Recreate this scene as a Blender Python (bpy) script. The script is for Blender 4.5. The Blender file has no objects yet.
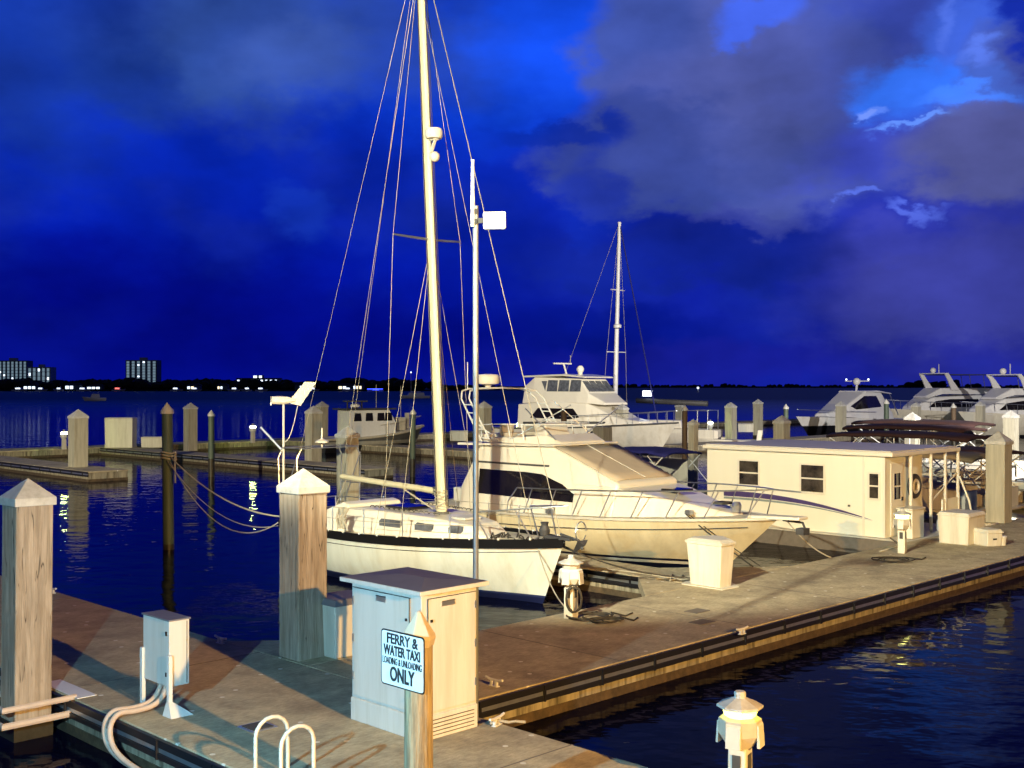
import bpy, math, random
from mathutils import Vector, Matrix, noise
random.seed(7)
R = math.radians
F = 1150.0            # focal length in pixels of a 1024 px wide frame
S2 = math.sqrt(.5)
DK = .5               # deck height above the water
scene = bpy.context.scene
col = scene.collection

# ------------------------------------------------------------------ helpers
def W(p, q, z=0.0):
    """marina frame (p along the long pier, q along the fingers) -> world"""
    return Vector((S2*(p-q), S2*(p+q), z))
def XP(px, Y): return (px-512)/F*Y
def ZP(py, Y): return 4.5-(py-386)/F*Y

def srgb(r, g, b):
    f = lambda c: (c/255/12.92) if c/255 <= .04045 else ((c/255+.055)/1.055)**2.4
    return (f(r), f(g), f(b), 1)

MATS = {}
def mat(name, color, rough=.55, metal=0, var=.12, scale=6, bump=0, bscale=40, streak=False, spec=.5,
        stain=None, stain_amt=.4, sscale=2.0, coat=0, alpha=1, cracks=0, specks=0):
    m = bpy.data.materials.new(name); m.use_nodes = True; MATS[name] = m
    nt = m.node_tree; N = nt.nodes; L = nt.links
    b = N['Principled BSDF']
    b.inputs['Roughness'].default_value = rough; b.inputs['Metallic'].default_value = metal
    b.inputs['Specular IOR Level'].default_value = spec
    if coat: b.inputs['Coat Weight'].default_value = coat
    tc = N.new('ShaderNodeTexCoord'); mp = N.new('ShaderNodeMapping')
    L.new(tc.outputs['Object'], mp.inputs[0])
    if streak: mp.inputs['Scale'].default_value = (1, 1, .09)
    n = N.new('ShaderNodeTexNoise'); n.inputs['Scale'].default_value = scale; n.inputs['Detail'].default_value = 6
    n.inputs['Roughness'].default_value = .62
    L.new(mp.outputs[0], n.inputs[0])
    mx = N.new('ShaderNodeMix'); mx.data_type = 'RGBA'
    c = color[:3]
    mx.inputs['A'].default_value = (*[x*(1-var) for x in c], 1)
    mx.inputs['B'].default_value = (*[min(1, x*(1+var)) for x in c], 1)
    rp = N.new('ShaderNodeValToRGB'); rp.color_ramp.elements[0].position = .3; rp.color_ramp.elements[1].position = .7
    L.new(n.outputs[0], rp.inputs[0]); L.new(rp.outputs[0], mx.inputs[0])
    out = mx.outputs[2]
    if stain:
        n2 = N.new('ShaderNodeTexNoise'); n2.inputs['Scale'].default_value = sscale; n2.inputs['Detail'].default_value = 8
        n2.inputs['Roughness'].default_value = .7
        L.new(mp.outputs[0], n2.inputs[0])
        r2 = N.new('ShaderNodeValToRGB'); r2.color_ramp.elements[0].position = .47; r2.color_ramp.elements[1].position = .66
        L.new(n2.outputs[0], r2.inputs[0])
        ml = N.new('ShaderNodeMath'); ml.operation = 'MULTIPLY'; ml.inputs[1].default_value = stain_amt
        L.new(r2.outputs[0], ml.inputs[0])
        m2 = N.new('ShaderNodeMix'); m2.data_type = 'RGBA'
        m2.inputs['B'].default_value = (*stain[:3], 1)
        L.new(out, m2.inputs['A']); L.new(ml.outputs[0], m2.inputs[0]); out = m2.outputs[2]
    if name == 'concrete':
        ng = N.new('ShaderNodeTexNoise'); ng.inputs['Scale'].default_value = 22; ng.inputs['Detail'].default_value = 5; ng.inputs['Roughness'].default_value = .75
        mg = N.new('ShaderNodeMapping'); mg.inputs['Scale'].default_value = (.35, 1, 1); L.new(tc.outputs['Object'], mg.inputs[0]); L.new(mg.outputs[0], ng.inputs[0])
        rg = N.new('ShaderNodeMapRange'); rg.inputs['From Min'].default_value = .3; rg.inputs['From Max'].default_value = .7
        rg.inputs['To Min'].default_value = .72; rg.inputs['To Max'].default_value = 1.22; L.new(ng.outputs[0], rg.inputs[0])
        vg = N.new('ShaderNodeVectorMath'); vg.operation = 'SCALE'; L.new(out, vg.inputs[0]); L.new(rg.outputs[0], vg.inputs['Scale']); out = vg.outputs[0]
    if cracks:
        mc = N.new('ShaderNodeMapping'); mc.inputs['Scale'].default_value = (1, 1, .05); L.new(tc.outputs['Object'], mc.inputs[0])
        nc = N.new('ShaderNodeTexNoise'); nc.inputs['Scale'].default_value = 9; nc.inputs['Detail'].default_value = 2; nc.inputs['Distortion'].default_value = .6
        L.new(mc.outputs[0], nc.inputs[0])
        rc = N.new('ShaderNodeValToRGB'); e = rc.color_ramp.elements
        e[0].position = .488; e[0].color = (1,1,1,1); e[1].position = .512; e[1].color = (1,1,1,1); x = e.new(.5); x.color = (0,0,0,1)
        L.new(nc.outputs[0], rc.inputs[0])
        n5 = N.new('ShaderNodeTexNoise'); n5.inputs['Scale'].default_value = 2.3; L.new(tc.outputs['Object'], n5.inputs[0])
        r5 = N.new('ShaderNodeMapRange'); r5.inputs['From Min'].default_value = .48; r5.inputs['From Max'].default_value = .56; L.new(n5.outputs[0], r5.inputs[0])
        mk = N.new('ShaderNodeMath'); mk.operation = 'MULTIPLY'; iv = N.new('ShaderNodeMath'); iv.operation = 'SUBTRACT'; iv.inputs[0].default_value = 1
        L.new(rc.outputs[0], iv.inputs[1]); L.new(iv.outputs[0], mk.inputs[0]); L.new(r5.outputs[0], mk.inputs[1])
        m5 = N.new('ShaderNodeMix'); m5.data_type = 'RGBA'; m5.inputs['B'].default_value = (.03,.022,.015,1)
        L.new(out, m5.inputs['A']); L.new(mk.outputs[0], m5.inputs[0]); out = m5.outputs[2]
    if specks:
        vo = N.new('ShaderNodeTexVoronoi'); vo.inputs['Scale'].default_value = specks; vo.inputs['Randomness'].default_value = 1; vo.voronoi_dimensions = '2D'
        L.new(tc.outputs['Object'], vo.inputs[0])
        lt = N.new('ShaderNodeMath'); lt.operation = 'LESS_THAN'; lt.inputs[1].default_value = .036; L.new(vo.outputs['Distance'], lt.inputs[0])
        m6 = N.new('ShaderNodeMix'); m6.data_type = 'RGBA'; m6.inputs['B'].default_value = (.72,.70,.62,1)
        L.new(out, m6.inputs['A']); L.new(lt.outputs[0], m6.inputs[0]); out = m6.outputs[2]
    L.new(out, b.inputs['Base Color'])
    if bump:
        n3 = N.new('ShaderNodeTexNoise'); n3.inputs['Scale'].default_value = bscale; n3.inputs['Detail'].default_value = 4
        L.new(mp.outputs[0], n3.inputs[0])
        bp = N.new('ShaderNodeBump'); bp.inputs['Strength'].default_value = bump; bp.inputs['Distance'].default_value = .02
        L.new(n3.outputs[0], bp.inputs['Height']); L.new(bp.outputs[0], b.inputs['Normal'])
    m['out'] = 1
    return m
def emis(name, color, s):
    m = bpy.data.materials.new(name); m.use_nodes = True; MATS[name] = m
    b = m.node_tree.nodes['Principled BSDF']
    b.inputs['Base Color'].default_value = (.8, .8, .7, 1)
    b.inputs['Emission Color'].default_value = color; b.inputs['Emission Strength'].default_value = s
    return m
def zbands(name, bands, rough=.35, var=.08, streak=True):
    """painted hull: colour bands by height above the waterline; bands = [(ztop, colour)...] ascending, range -1..3"""
    m = mat(name, (.8, .8, .8), rough, var=var, scale=3.5, streak=streak, coat=.15, stain=(.55,.49,.38), stain_amt=.35, sscale=2.6)
    nt = m.node_tree; N = nt.nodes; L = nt.links
    b = N['Principled BSDF']
    src = b.inputs['Base Color'].links[0].from_socket
    tc = N.new('ShaderNodeTexCoord'); sp = N.new('ShaderNodeSeparateXYZ'); L.new(tc.outputs['Object'], sp.inputs[0])
    mr = N.new('ShaderNodeMapRange'); mr.inputs['From Min'].default_value = -1; mr.inputs['From Max'].default_value = 3
    L.new(sp.outputs['Z'], mr.inputs[0])
    cr = N.new('ShaderNodeValToRGB'); cr.color_ramp.interpolation = 'CONSTANT'
    e = cr.color_ramp.elements
    e[0].position = 0; e[0].color = (*bands[0][1][:3], 1)
    first = True
    for (zt, _), (_, c) in zip(bands[:-1], bands[1:]):
        pos = (zt+1)/4
        if first: e[1].position = pos; e[1].color = (*c[:3], 1); first = False
        else:
            x = e.new(pos); x.color = (*c[:3], 1)
    L.new(mr.outputs[0], cr.inputs[0])
    mx = N.new('ShaderNodeMix'); mx.data_type = 'RGBA'; mx.blend_type = 'MULTIPLY'; mx.inputs[0].default_value = 1
    L.new(cr.outputs[0], mx.inputs['A'])
    g = N.new('ShaderNodeMix'); g.data_type = 'RGBA'; g.blend_type = 'DIVIDE'; g.inputs[0].default_value = 1
    g.inputs['B'].default_value = (.8, .8, .8, 1); L.new(src, g.inputs['A'])
    L.new(g.outputs[2], mx.inputs['B'])
    L.new(mx.outputs[2], b.inputs['Base Color'])
    return m

class MB:
    def __init__(s): s.v = []; s.f = []
    def add(s, vs, fs):
        k = len(s.v); s.v += [tuple(x) for x in vs]; s.f += [tuple(i+k for i in f) for f in fs]; return s
    def box(s, x0, x1, y0, y1, z0, z1, top=None):
        t = top or (x0, x1, y0, y1)
        return s.add([(x0,y0,z0),(x1,y0,z0),(x1,y1,z0),(x0,y1,z0),(t[0],t[2],z1),(t[1],t[2],z1),(t[1],t[3],z1),(t[0],t[3],z1)],
                     [(3,2,1,0),(4,5,6,7),(0,1,5,4),(1,2,6,5),(2,3,7,6),(3,0,4,7)])
    def bar(s, a, b, w, h):
        """square bar between two points"""
        a = Vector(a); b = Vector(b); d = (b-a).normalized()
        up = Vector((0,0,1)) if abs(d.z) < .95 else Vector((1,0,0))
        x = d.cross(up).normalized()*w/2; y = x.cross(d).normalized()*h/2
        vs = [a-x-y, a+x-y, a+x+y, a-x+y, b-x-y, b+x-y, b+x+y, b-x+y]
        return s.add(vs, [(3,2,1,0),(4,5,6,7),(0,1,5,4),(1,2,6,5),(2,3,7,6),(3,0,4,7)])
    def prism(s, pts, z0, z1, sc=1):
        n = len(pts); cx = sum(p[0] for p in pts)/n; cy = sum(p[1] for p in pts)/n
        vs = [(p[0],p[1],z0) for p in pts]+[(cx+(p[0]-cx)*sc, cy+(p[1]-cy)*sc, z1) for p in pts]
        fs = [tuple(range(n))[::-1], tuple(range(n,2*n))]+[(i,(i+1)%n,n+(i+1)%n,n+i) for i in range(n)]
        return s.add(vs, fs)
    def lathe(s, prof, n=16, c=(0,0), ang0=0):
        """prof = [(r,z)...] bottom to top, closed at both ends"""
        vs = []; fs = []
        for r, z in prof:
            for i in range(n):
                a = ang0+2*math.pi*i/n; vs.append((c[0]+r*math.cos(a), c[1]+r*math.sin(a), z))
        m = len(prof)
        for j in range(m-1):
            for i in range(n):
                fs.append((j*n+i, j*n+(i+1)%n, (j+1)*n+(i+1)%n, (j+1)*n+i))
        fs.append(tuple(range(n))[::-1]); fs.append(tuple(range((m-1)*n, m*n)))
        return s.add(vs, fs)
    def tube(s, pts, r, n=6, closed=False, r2=None):
        P = [Vector(p) for p in pts]; m = len(P); vs = []; fs = []
        d0 = (P[1]-P[0]).normalized(); x = d0.orthogonal().normalized()
        for i, p in enumerate(P):
            if closed: d = (P[(i+1)%m]-P[i-1])
            elif i == 0: d = P[1]-P[0]
            elif i == m-1: d = P[-1]-P[-2]
            else: d = (P[i+1]-P[i]).normalized()+(P[i]-P[i-1]).normalized()
            if d.length < 1e-9: d = d0
            d = d.normalized(); x = (x-d*x.dot(d))
            if x.length < 1e-6: x = d.orthogonal()
            x.normalize(); y = d.cross(x)
            rr = r if r2 is None else r+(r2-r)*i/(m-1)
            for k in range(n):
                a = 2*math.pi*k/n; vs.append(p+x*math.cos(a)*rr+y*math.sin(a)*rr)
        for i in range(m if closed else m-1):
            for k in range(n):
                a = i*n; b = ((i+1)%m)*n
                fs.append((a+k, a+(k+1)%n, b+(k+1)%n, b+k))
        if not closed: fs += [tuple(range(n))[::-1], tuple(range((m-1)*n, m*n))]
        return s.add(vs, fs)
    def loft(s, secs, cap=True):
        """sections = lists of points, equal count, closed rings"""
        n = len(secs[0]); vs = [p for c in secs for p in c]; fs = []
        for j in range(len(secs)-1):
            for i in range(n):
                fs.append((j*n+i, (j+1)*n+i, (j+1)*n+(i+1)%n, j*n+(i+1)%n))
        if cap: fs += [tuple(range(n)), tuple(range((len(secs)-1)*n, len(secs)*n))[::-1]]
        return s.add(vs, fs)
    def ball(s, c, r, sz=1, n=10, m=6):
        c = Vector(c); prof = []
        vs = []; fs = []
        for j in range(m+1):
            a = math.pi*j/m
            for i in range(n):
                b = 2*math.pi*i/n
                vs.append((c.x+r*math.sin(a)*math.cos(b), c.y+r*math.sin(a)*math.sin(b), c.z-r*sz*math.cos(a)))
        for j in range(m):
            for i in range(n): fs.append((j*n+i, j*n+(i+1)%n, (j+1)*n+(i+1)%n, (j+1)*n+i))
        return s.add(vs, fs)
    def build(s, name, m, parent=None, bevel=0, smooth=False, label=None):
        me = bpy.data.meshes.new(name); me.from_pydata(s.v, [], s.f); me.validate()
        import bmesh
        bm = bmesh.new(); bm.from_mesh(me); bmesh.ops.remove_doubles(bm, verts=bm.verts, dist=1e-5)
        bmesh.ops.recalc_face_normals(bm, faces=bm.faces); bm.to_mesh(me); bm.free()
        o = bpy.data.objects.new(name, me); col.objects.link(o)
        me.materials.append(MATS[m])
        if parent: o.parent = parent
        if bevel:
            md = o.modifiers.new('bevel', 'BEVEL'); md.width = bevel; md.segments = 2; md.limit_method = 'ANGLE'; md.angle_limit = R(35)
        if smooth:
            try:
                me.shade_smooth()
            except Exception:
                for p in me.polygons: p.use_smooth = True
            if smooth == 'auto':
                bm = bmesh.new(); bm.from_mesh(me)
                for e in bm.edges:
                    if len(e.link_faces) == 2 and e.calc_face_angle(0) > R(38): e.smooth = False
                bm.to_mesh(me); bm.free()
        if label: o['label'] = label
        return o
def tag(o, label=None, cat=None, group=None, kind=None, loc=None, rz=None):
    if label: o['label'] = label
    if cat: o['category'] = cat
    if group: o['group'] = group
    if kind: o['kind'] = kind
    if loc is not None: o.location = loc
    if rz is not None: o.rotation_euler[2] = R(rz)
    return o
def thing(name, label, cat, loc=(0,0,0), rz=0, group=None):
    o = bpy.data.objects.new(name, None); col.objects.link(o); o.empty_display_size = .2
    return tag(o, label, cat, group, None, loc, rz)
def ss(a, b, x):
    t = max(0, min(1, (x-a)/(b-a))); return t*t*(3-2*t)
def sag(a, b, d, n=14):
    a = Vector(a); b = Vector(b)
    return [a.lerp(b, i/n)-Vector((0,0,4*d*(i/n)*(1-i/n))) for i in range(n+1)]

# ------------------------------------------------------------------ materials
WHT = (.74, .72, .66)
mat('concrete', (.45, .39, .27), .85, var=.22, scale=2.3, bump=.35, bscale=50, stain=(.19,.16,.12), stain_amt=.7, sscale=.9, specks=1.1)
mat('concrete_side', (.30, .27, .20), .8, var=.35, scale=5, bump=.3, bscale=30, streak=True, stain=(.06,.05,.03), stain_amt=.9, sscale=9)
mat('concrete_joint', (.16, .14, .12), .9)
mat('algae', (.07, .05, .03), .7, var=.4, scale=9, stain=(.16,.11,.06), stain_amt=.5, sscale=6)
mat('rubber', (.012, .012, .016), .45, var=.2)
mat('alu', (.55, .6, .66), .35, metal=.85, var=.1)
mat('steel', (.62, .64, .68), .28, metal=.9, var=.06)
mat('white_metal', (.72, .74, .74), .4, var=.05, scale=3)
mat('white_dirty', (.68, .66, .58), .5, var=.1, scale=4, stain=(.38,.33,.24), stain_amt=.4, sscale=5, streak=True)
mat('cabinet_paint', (.70, .69, .66), .42, var=.06, scale=2.5, stain=(.46,.42,.34), stain_amt=.38, sscale=4, streak=True)
mat('cabinet_roof', (.17, .17, .20), .55, var=.1, scale=2.2)
mat('vent_dark', (.06, .06, .06), .7)
mat('black', (.012, .012, .014), .5)
mat('wood_pile', (.37, .31, .245), .8, var=.3, scale=16, bump=.6, bscale=38, streak=True, stain=(.20,.15,.10), stain_amt=.75, sscale=6, cracks=1)
mat('wood_round', (.33, .26, .16), .85, var=.45, scale=22, bump=.9, bscale=34, streak=True, stain=(.08,.06,.035), stain_amt=.8, sscale=9)
mat('pile_wrap', (.42, .40, .32), .6, var=.22, scale=8, streak=True, stain=(.24,.22,.16), stain_amt=.5, sscale=5)
mat('pile_green', (.07, .10, .075), .6, var=.3, scale=9, streak=True)
mat('pile_wet', (.035, .03, .02), .35, var=.4, scale=9)
mat('pile_brown', (.12, .08, .05), .7, var=.3, scale=9, streak=True)
mat('cap', (.52, .52, .50), .5, var=.12, scale=6, stain=(.25,.23,.19), stain_amt=.45, sscale=5)
mat('pole_grey', (.22, .24, .27), .4, metal=.3)
mat('gel', (.78, .74, .64), .28, var=.035, scale=2, coat=.3)
mat('gel_grey', (.62, .59, .52), .4, var=.08, scale=3)
mat('nonskid', (.60, .55, .45), .75, var=.08, scale=7, bump=.2, bscale=120)
mat('canvas_beige', (.52, .44, .34), .85, var=.06, scale=3, bump=.15, bscale=90)
mat('glass_dark', (.012, .010, .010), .06, var=.3, scale=3, spec=.8)
mat('pane_glass', (.05, .042, .035), .12, var=.9, scale=2.5, spec=.8)  # uneven tone paints lighter reflections into the panes
mat('glass_grey', (.10, .11, .13), .1, var=.5, scale=4, spec=.8)
mat('mast', (.64, .60, .42), .5, metal=.1, var=.07, scale=4, streak=True)
mat('wire', (.34, .31, .24), .5, metal=.2)
mat('rope_white', (.40, .37, .30), .9, var=.2, scale=60)
mat('rope_dark', (.04, .035, .03), .85)
mat('toe_rail', (.006, .006, .008), .9, spec=.1)
mat('blue_canvas', (.012, .015, .16), .85, var=.2, scale=6)
mat('maroon', (.030, .009, .009), .85, var=.3, scale=5)
mat('tan_canvas', (.22, .16, .09), .85, var=.2, scale=5)
mat('house_wall', (.82, .80, .68), .5, var=.03, scale=1.2, streak=True)
mat('purple', (.07, .05, .17), .4); mat('teal', (.24, .30, .30), .4)
mat('orange_red', (.35, .07, .03), .5)
mat('conduit', (.55, .45, .38), .6, var=.1)
mat('sign_white', (.78, .78, .80), .35, var=.03)
mat('seat', (.5, .46, .38), .7)
mat('dark_gear', (.05, .05, .055), .6, var=.3)
mat('city_wall', (.16, .22, .26), .8, var=.25, scale=.2)
mat('city_pale', (.45, .48, .5), .8, var=.2, scale=.2)
mat('city_dark', (.02, .025, .03), .5)
mat('roof_dark', (.04, .04, .05), .8)
mat('leaf', (.018, .025, .016), .9, var=.5, scale=.3)
mat('land', (.012, .016, .014), .9, var=.4, scale=.02)
mat('boat_white', (.7, .7, .72), .4, var=.05)
emis('lamp_glow', (.8, 1, .25, 1), 220)
emis('lamp_glow_near', (1, .92, .06, 1), 9)
emis('lamp_glow_strong', (1, .95, .26, 1), 26)
emis('lit_window', (.75, .85, 1, 1), 2.2)
emis('lit_warm', (1, .8, .5, 1), 2.2)
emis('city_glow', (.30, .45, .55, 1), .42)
emis('lit_blue', (.03, .06, 1, 1), 6)
emis('lit_red', (1, .15, .12, 1), 2.5)
zbands('sail_hull', [(.12, (.008,.012,.05)), (.17, (.02,.03,.10)), (3, (.62,.65,.60))])
zbands('yacht_hull', [(.22, (.006,.008,.03)), (.30, (.78,.75,.66)), (.36, (.006,.008,.03)), (3, (.70,.62,.43))])
zbands('white_hull', [(.18, (.01,.01,.02)), (3, (.66,.63,.55))])
zbands('dark_hull', [(1.05, (.01,.01,.015)), (3, (.72,.72,.74))])
zbands('navy_hull', [(.5, (.015,.015,.02)), (.75, (.35,.34,.3)), (3, (.10,.10,.10))])

# ------------------------------------------------------------------ world: dusk sky
def build_world():
    w = bpy.data.worlds.new('World'); scene.world = w; w.use_nodes = True
    nt = w.node_tree; N = nt.nodes; L = nt.links
    bg = N['Background']
    def M(op, a, b=None, c=None, clamp=False):
        n = N.new('ShaderNodeMath'); n.operation = op; n.use_clamp = clamp
        for i, x in enumerate((a, b, c)):
            if x is None: continue
            if isinstance(x, (int, float)): n.inputs[i].default_value = x
            else: L.new(x, n.inputs[i])
        return n.outputs[0]
    def mix(f, a, b):
        n = N.new('ShaderNodeMix'); n.data_type = 'RGBA'
        for s, x in ((n.inputs[0], f), (n.inputs['A'], a), (n.inputs['B'], b)):
            if isinstance(x, (int, float)): s.default_value = x
            elif isinstance(x, tuple): s.default_value = x
            else: L.new(x, s)
        return n.outputs[2]
    tc = N.new('ShaderNodeTexCoord')
    sp = N.new('ShaderNodeSeparateXYZ'); L.new(tc.outputs['Generated'], sp.inputs[0])
    az = M('ARCTAN2', sp.outputs[0], sp.outputs[1]); el = M('ARCSINE', sp.outputs[2])
    # cloud noise lives on the sky sphere, stretched along the horizon
    def nz(scale, det=7, rough=.55, zs=1.7, off=0):
        mp = N.new('ShaderNodeMapping'); mp.inputs['Scale'].default_value = (1, 1, zs)
        mp.inputs['Location'].default_value = (off, off*.7, off*.3)
        L.new(tc.outputs['Generated'], mp.inputs[0])
        n = N.new('ShaderNodeTexNoise'); n.inputs['Scale'].default_value = scale
        n.inputs['Detail'].default_value = det; n.inputs['Roughness'].default_value = rough
        L.new(mp.outputs[0], n.inputs[0]); return n.outputs[0]
    nA = nz(9, 7, .5); nB = nz(9, 7, .5, off=5.3); nC = nz(3.2, 5, .5, off=2.1); nD = nz(26, 6, .55, off=9)
    # warped coordinates so that blobs get billowy cloud edges
    waz = M('ADD', az, M('MULTIPLY', M('SUBTRACT', nA, .5), .10))
    wel = M('ADD', el, M('MULTIPLY', M('SUBTRACT', nB, .5), .09))
    waz = M('ADD', waz, M('MULTIPLY', M('SUBTRACT', nD, .5), .05))
    wel = M('ADD', wel, M('MULTIPLY', M('SUBTRACT', nD, .5), .05))
    def blob(px, py, rx, ry, soft=.5):
        a0 = math.atan((px-512)/F); e0 = math.atan((386-py)/F*math.cos(a0))
        dx = M('DIVIDE', M('SUBTRACT', waz, a0), rx/F); dy = M('DIVIDE', M('SUBTRACT', wel, e0), ry/F)
        d = M('SQRT', M('ADD', M('MULTIPLY', dx, dx), M('MULTIPLY', dy, dy)))
        mr = N.new('ShaderNodeMapRange'); mr.interpolation_type = 'SMOOTHSTEP'
        mr.inputs['From Min'].default_value = 1+soft/2; mr.inputs['From Max'].default_value = 1-soft/2
        L.new(d, mr.inputs[0]); return mr.outputs[0]
    # clear dusk gradient by elevation
    cr = N.new('ShaderNodeValToRGB'); e = cr.color_ramp.elements
    e[0].position = 0; e[0].color = (.0006, .0035, .21, 1)
    e[1].position = 1; e[1].color = (.012, .05, .26, 1)
    for p_, c_ in ((.07, (.0006,.0045,.25)), (.2, (.001,.010,.34)), (.36, (.002,.022,.46)), (.6, (.004,.045,.60))):
        x = e.new(p_); x.color = (*c_, 1)
    L.new(M('DIVIDE', M('MAXIMUM', el, 0), .6), cr.inputs[0])
    c = cr.outputs[0]
    # the right hand side of the sky is a bit more violet and brighter
    right = N.new('ShaderNodeMapRange'); right.inputs['From Min'].default_value = -.05; right.inputs['From Max'].default_value = .45
    L.new(az, right.inputs[0])
    c = mix(M('MULTIPLY', right.outputs[0], .55), c, (.016, .030, .40, 1))
    # broad cloud mottling
    mot = N.new('ShaderNodeMapRange'); mot.inputs['From Min'].default_value = .42; mot.inputs['From Max'].default_value = .66
    mot.interpolation_type = 'SMOOTHSTEP'; L.new(nC, mot.inputs[0])
    c = mix(M('MULTIPLY', mot.outputs[0], .38), c, (.0025, .010, .17, 1))
    mo2 = N.new('ShaderNodeMapRange'); mo2.inputs['From Min'].default_value = .45; mo2.inputs['From Max'].default_value = .7
    mo2.interpolation_type = 'SMOOTHSTEP'; L.new(nB, mo2.inputs[0])
    c = mix(M('MULTIPLY', mo2.outputs[0], .35), c, (.010, .028, .33, 1))
    B = [ # px, py, rx, ry, soft, colour, amount
        (505, 60, 190, 75, 1.0, (.004,.052,.68,1), .85),
        (575, 30, 120, 75, .8, (.007,.070,.74,1), .85),
        (225, 30, 120, 75, 1.1, (.020,.055,.26,1), .85),
        (350, 40, 130, 55, 1.1, (.017,.045,.27,1), .7),
        (40, 60, 90, 90, 1.2, (.008,.035,.24,1), .7),
        (110, 330, 330, 75, 1.2, (.0006,.002,.19,1), .8),
        (725, 40, 130, 120, .3, (.034,.058,.28,1), .93),
        (780, 130, 180, 90, .4, (.042,.060,.28,1), .92),
        (665, 160, 125, 58, .35, (.024,.042,.24,1), .85),
        (860, 50, 110, 75, .5, (.034,.055,.32,1), .7),
        (760, 60, 60, 100, 1.0, (.058,.075,.30,1), .5),
        (770, 20, 45, 20, .7, (.05,.12,.75,1), .9),
        (935, 85, 80, 38, .4, (.035,.17,.93,1), .95),
        (960, 28, 40, 28, .8, (.05,.13,.7,1), .8),
        (925, 122, 50, 6, .8, (.12,.28,1,1), .8),
        (880, 150, 70, 40, 1.0, (.035,.055,.5,1), .7),
        (1010, 150, 95, 50, .6, (.056,.066,.25,1), .95),
        (1000, 60, 30, 30, .8, (.04,.06,.26,1), .7),
        (730, 250, 160, 24, .9, (.006,.016,.22,1), .75),
        (870, 205, 16, 4, 1.2, (.10,.17,.8,1), .7),
        (925, 214, 20, 5, 1.2, (.10,.17,.8,1), .7),
        (960, 300, 130, 75, .9, (.034,.040,.25,1), .75),
        (620, 330, 90, 26, 1.0, (.001,.006,.2,1), .7),
        (800, 372, 280, 20, 1.2, (.008,.010,.24,1), .6),
    ]
    B += [(865,100,12,7,.8,(.12,.26,1,1),.8),(905,120,34,4,.8,(.13,.30,1,1),.8),(968,92,40,12,.7,(.06,.22,1,1),.7),
          (985,46,13,8,1.6,(.10,.20,.85,1),.6),(945,14,7,14,1.6,(.09,.18,.8,1),.6),(858,102,6,4,.8,(.2,.33,1,1),.7),
          (300,60,60,30,1.0,(.028,.062,.30,1),.6),(130,90,50,40,1.0,(.010,.040,.27,1),.6),(300,210,30,30,.8,(.008,.04,.42,1),.5),
          (560,140,60,14,.7,(.003,.022,.34,1),.8),(600,200,30,40,.8,(.004,.02,.34,1),.6),(745,225,60,14,.7,(.030,.042,.26,1),.6),
          (640,262,120,16,.8,(.004,.014,.24,1),.6),(900,250,40,22,.8,(.035,.045,.36,1),.6)]
    for px, py, rx, ry, sf, colr, amt in B:
        if .015 < colr[0] < .07 and colr[2] < .35: colr = (colr[0]*1.45, colr[1]*1.4, colr[2]*1.15, 1)
        f = M('MULTIPLY', blob(px, py, rx, ry, sf), amt)
        c = mix(f, c, colr)
    # fine brightness grain of the cloud deck
    g = N.new('ShaderNodeMapRange'); g.inputs['To Min'].default_value = .72; g.inputs['To Max'].default_value = 1.34
    g.inputs['From Min'].default_value = .3; g.inputs['From Max'].default_value = .7
    L.new(nA, g.inputs[0])
    vm = N.new('ShaderNodeVectorMath'); vm.operation = 'SCALE'; L.new(c, vm.inputs[0]); L.new(g.outputs[0], vm.inputs['Scale'])
    # unseen sky behind and overhead is dimmed to cut the blue ambient light
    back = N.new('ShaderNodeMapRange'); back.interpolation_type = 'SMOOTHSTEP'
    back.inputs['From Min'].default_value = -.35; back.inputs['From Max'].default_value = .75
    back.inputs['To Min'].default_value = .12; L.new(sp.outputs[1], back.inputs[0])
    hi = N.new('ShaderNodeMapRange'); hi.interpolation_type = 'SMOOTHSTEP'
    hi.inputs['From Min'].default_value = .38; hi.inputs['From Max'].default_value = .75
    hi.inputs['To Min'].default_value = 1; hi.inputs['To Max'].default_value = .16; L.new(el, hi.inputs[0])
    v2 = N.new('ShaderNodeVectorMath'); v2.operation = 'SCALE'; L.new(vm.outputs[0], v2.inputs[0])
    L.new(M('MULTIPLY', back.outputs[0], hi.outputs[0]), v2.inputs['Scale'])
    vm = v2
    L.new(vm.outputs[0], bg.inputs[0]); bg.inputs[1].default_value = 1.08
build_world()

# ------------------------------------------------------------------ camera
cam = bpy.data.cameras.new('camera'); co = bpy.data.objects.new('camera', cam); col.objects.link(co)
cam.sensor_width = 36; cam.lens = F/1024*36; cam.clip_end = 20000; cam.clip_start = .1
co.location = (0, 0, 4.5); co.rotation_euler = (R(90+2/F*57.3), 0, 0)
scene.camera = co
scene.view_settings.view_transform = 'Standard'; scene.view_settings.look = 'None'
scene.view_settings.exposure = 0; scene.view_settings.gamma = 1
scene.cycles.use_denoising = True
scene.cycles.max_bounces = 6; scene.cycles.sample_clamp_indirect = 4

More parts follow.
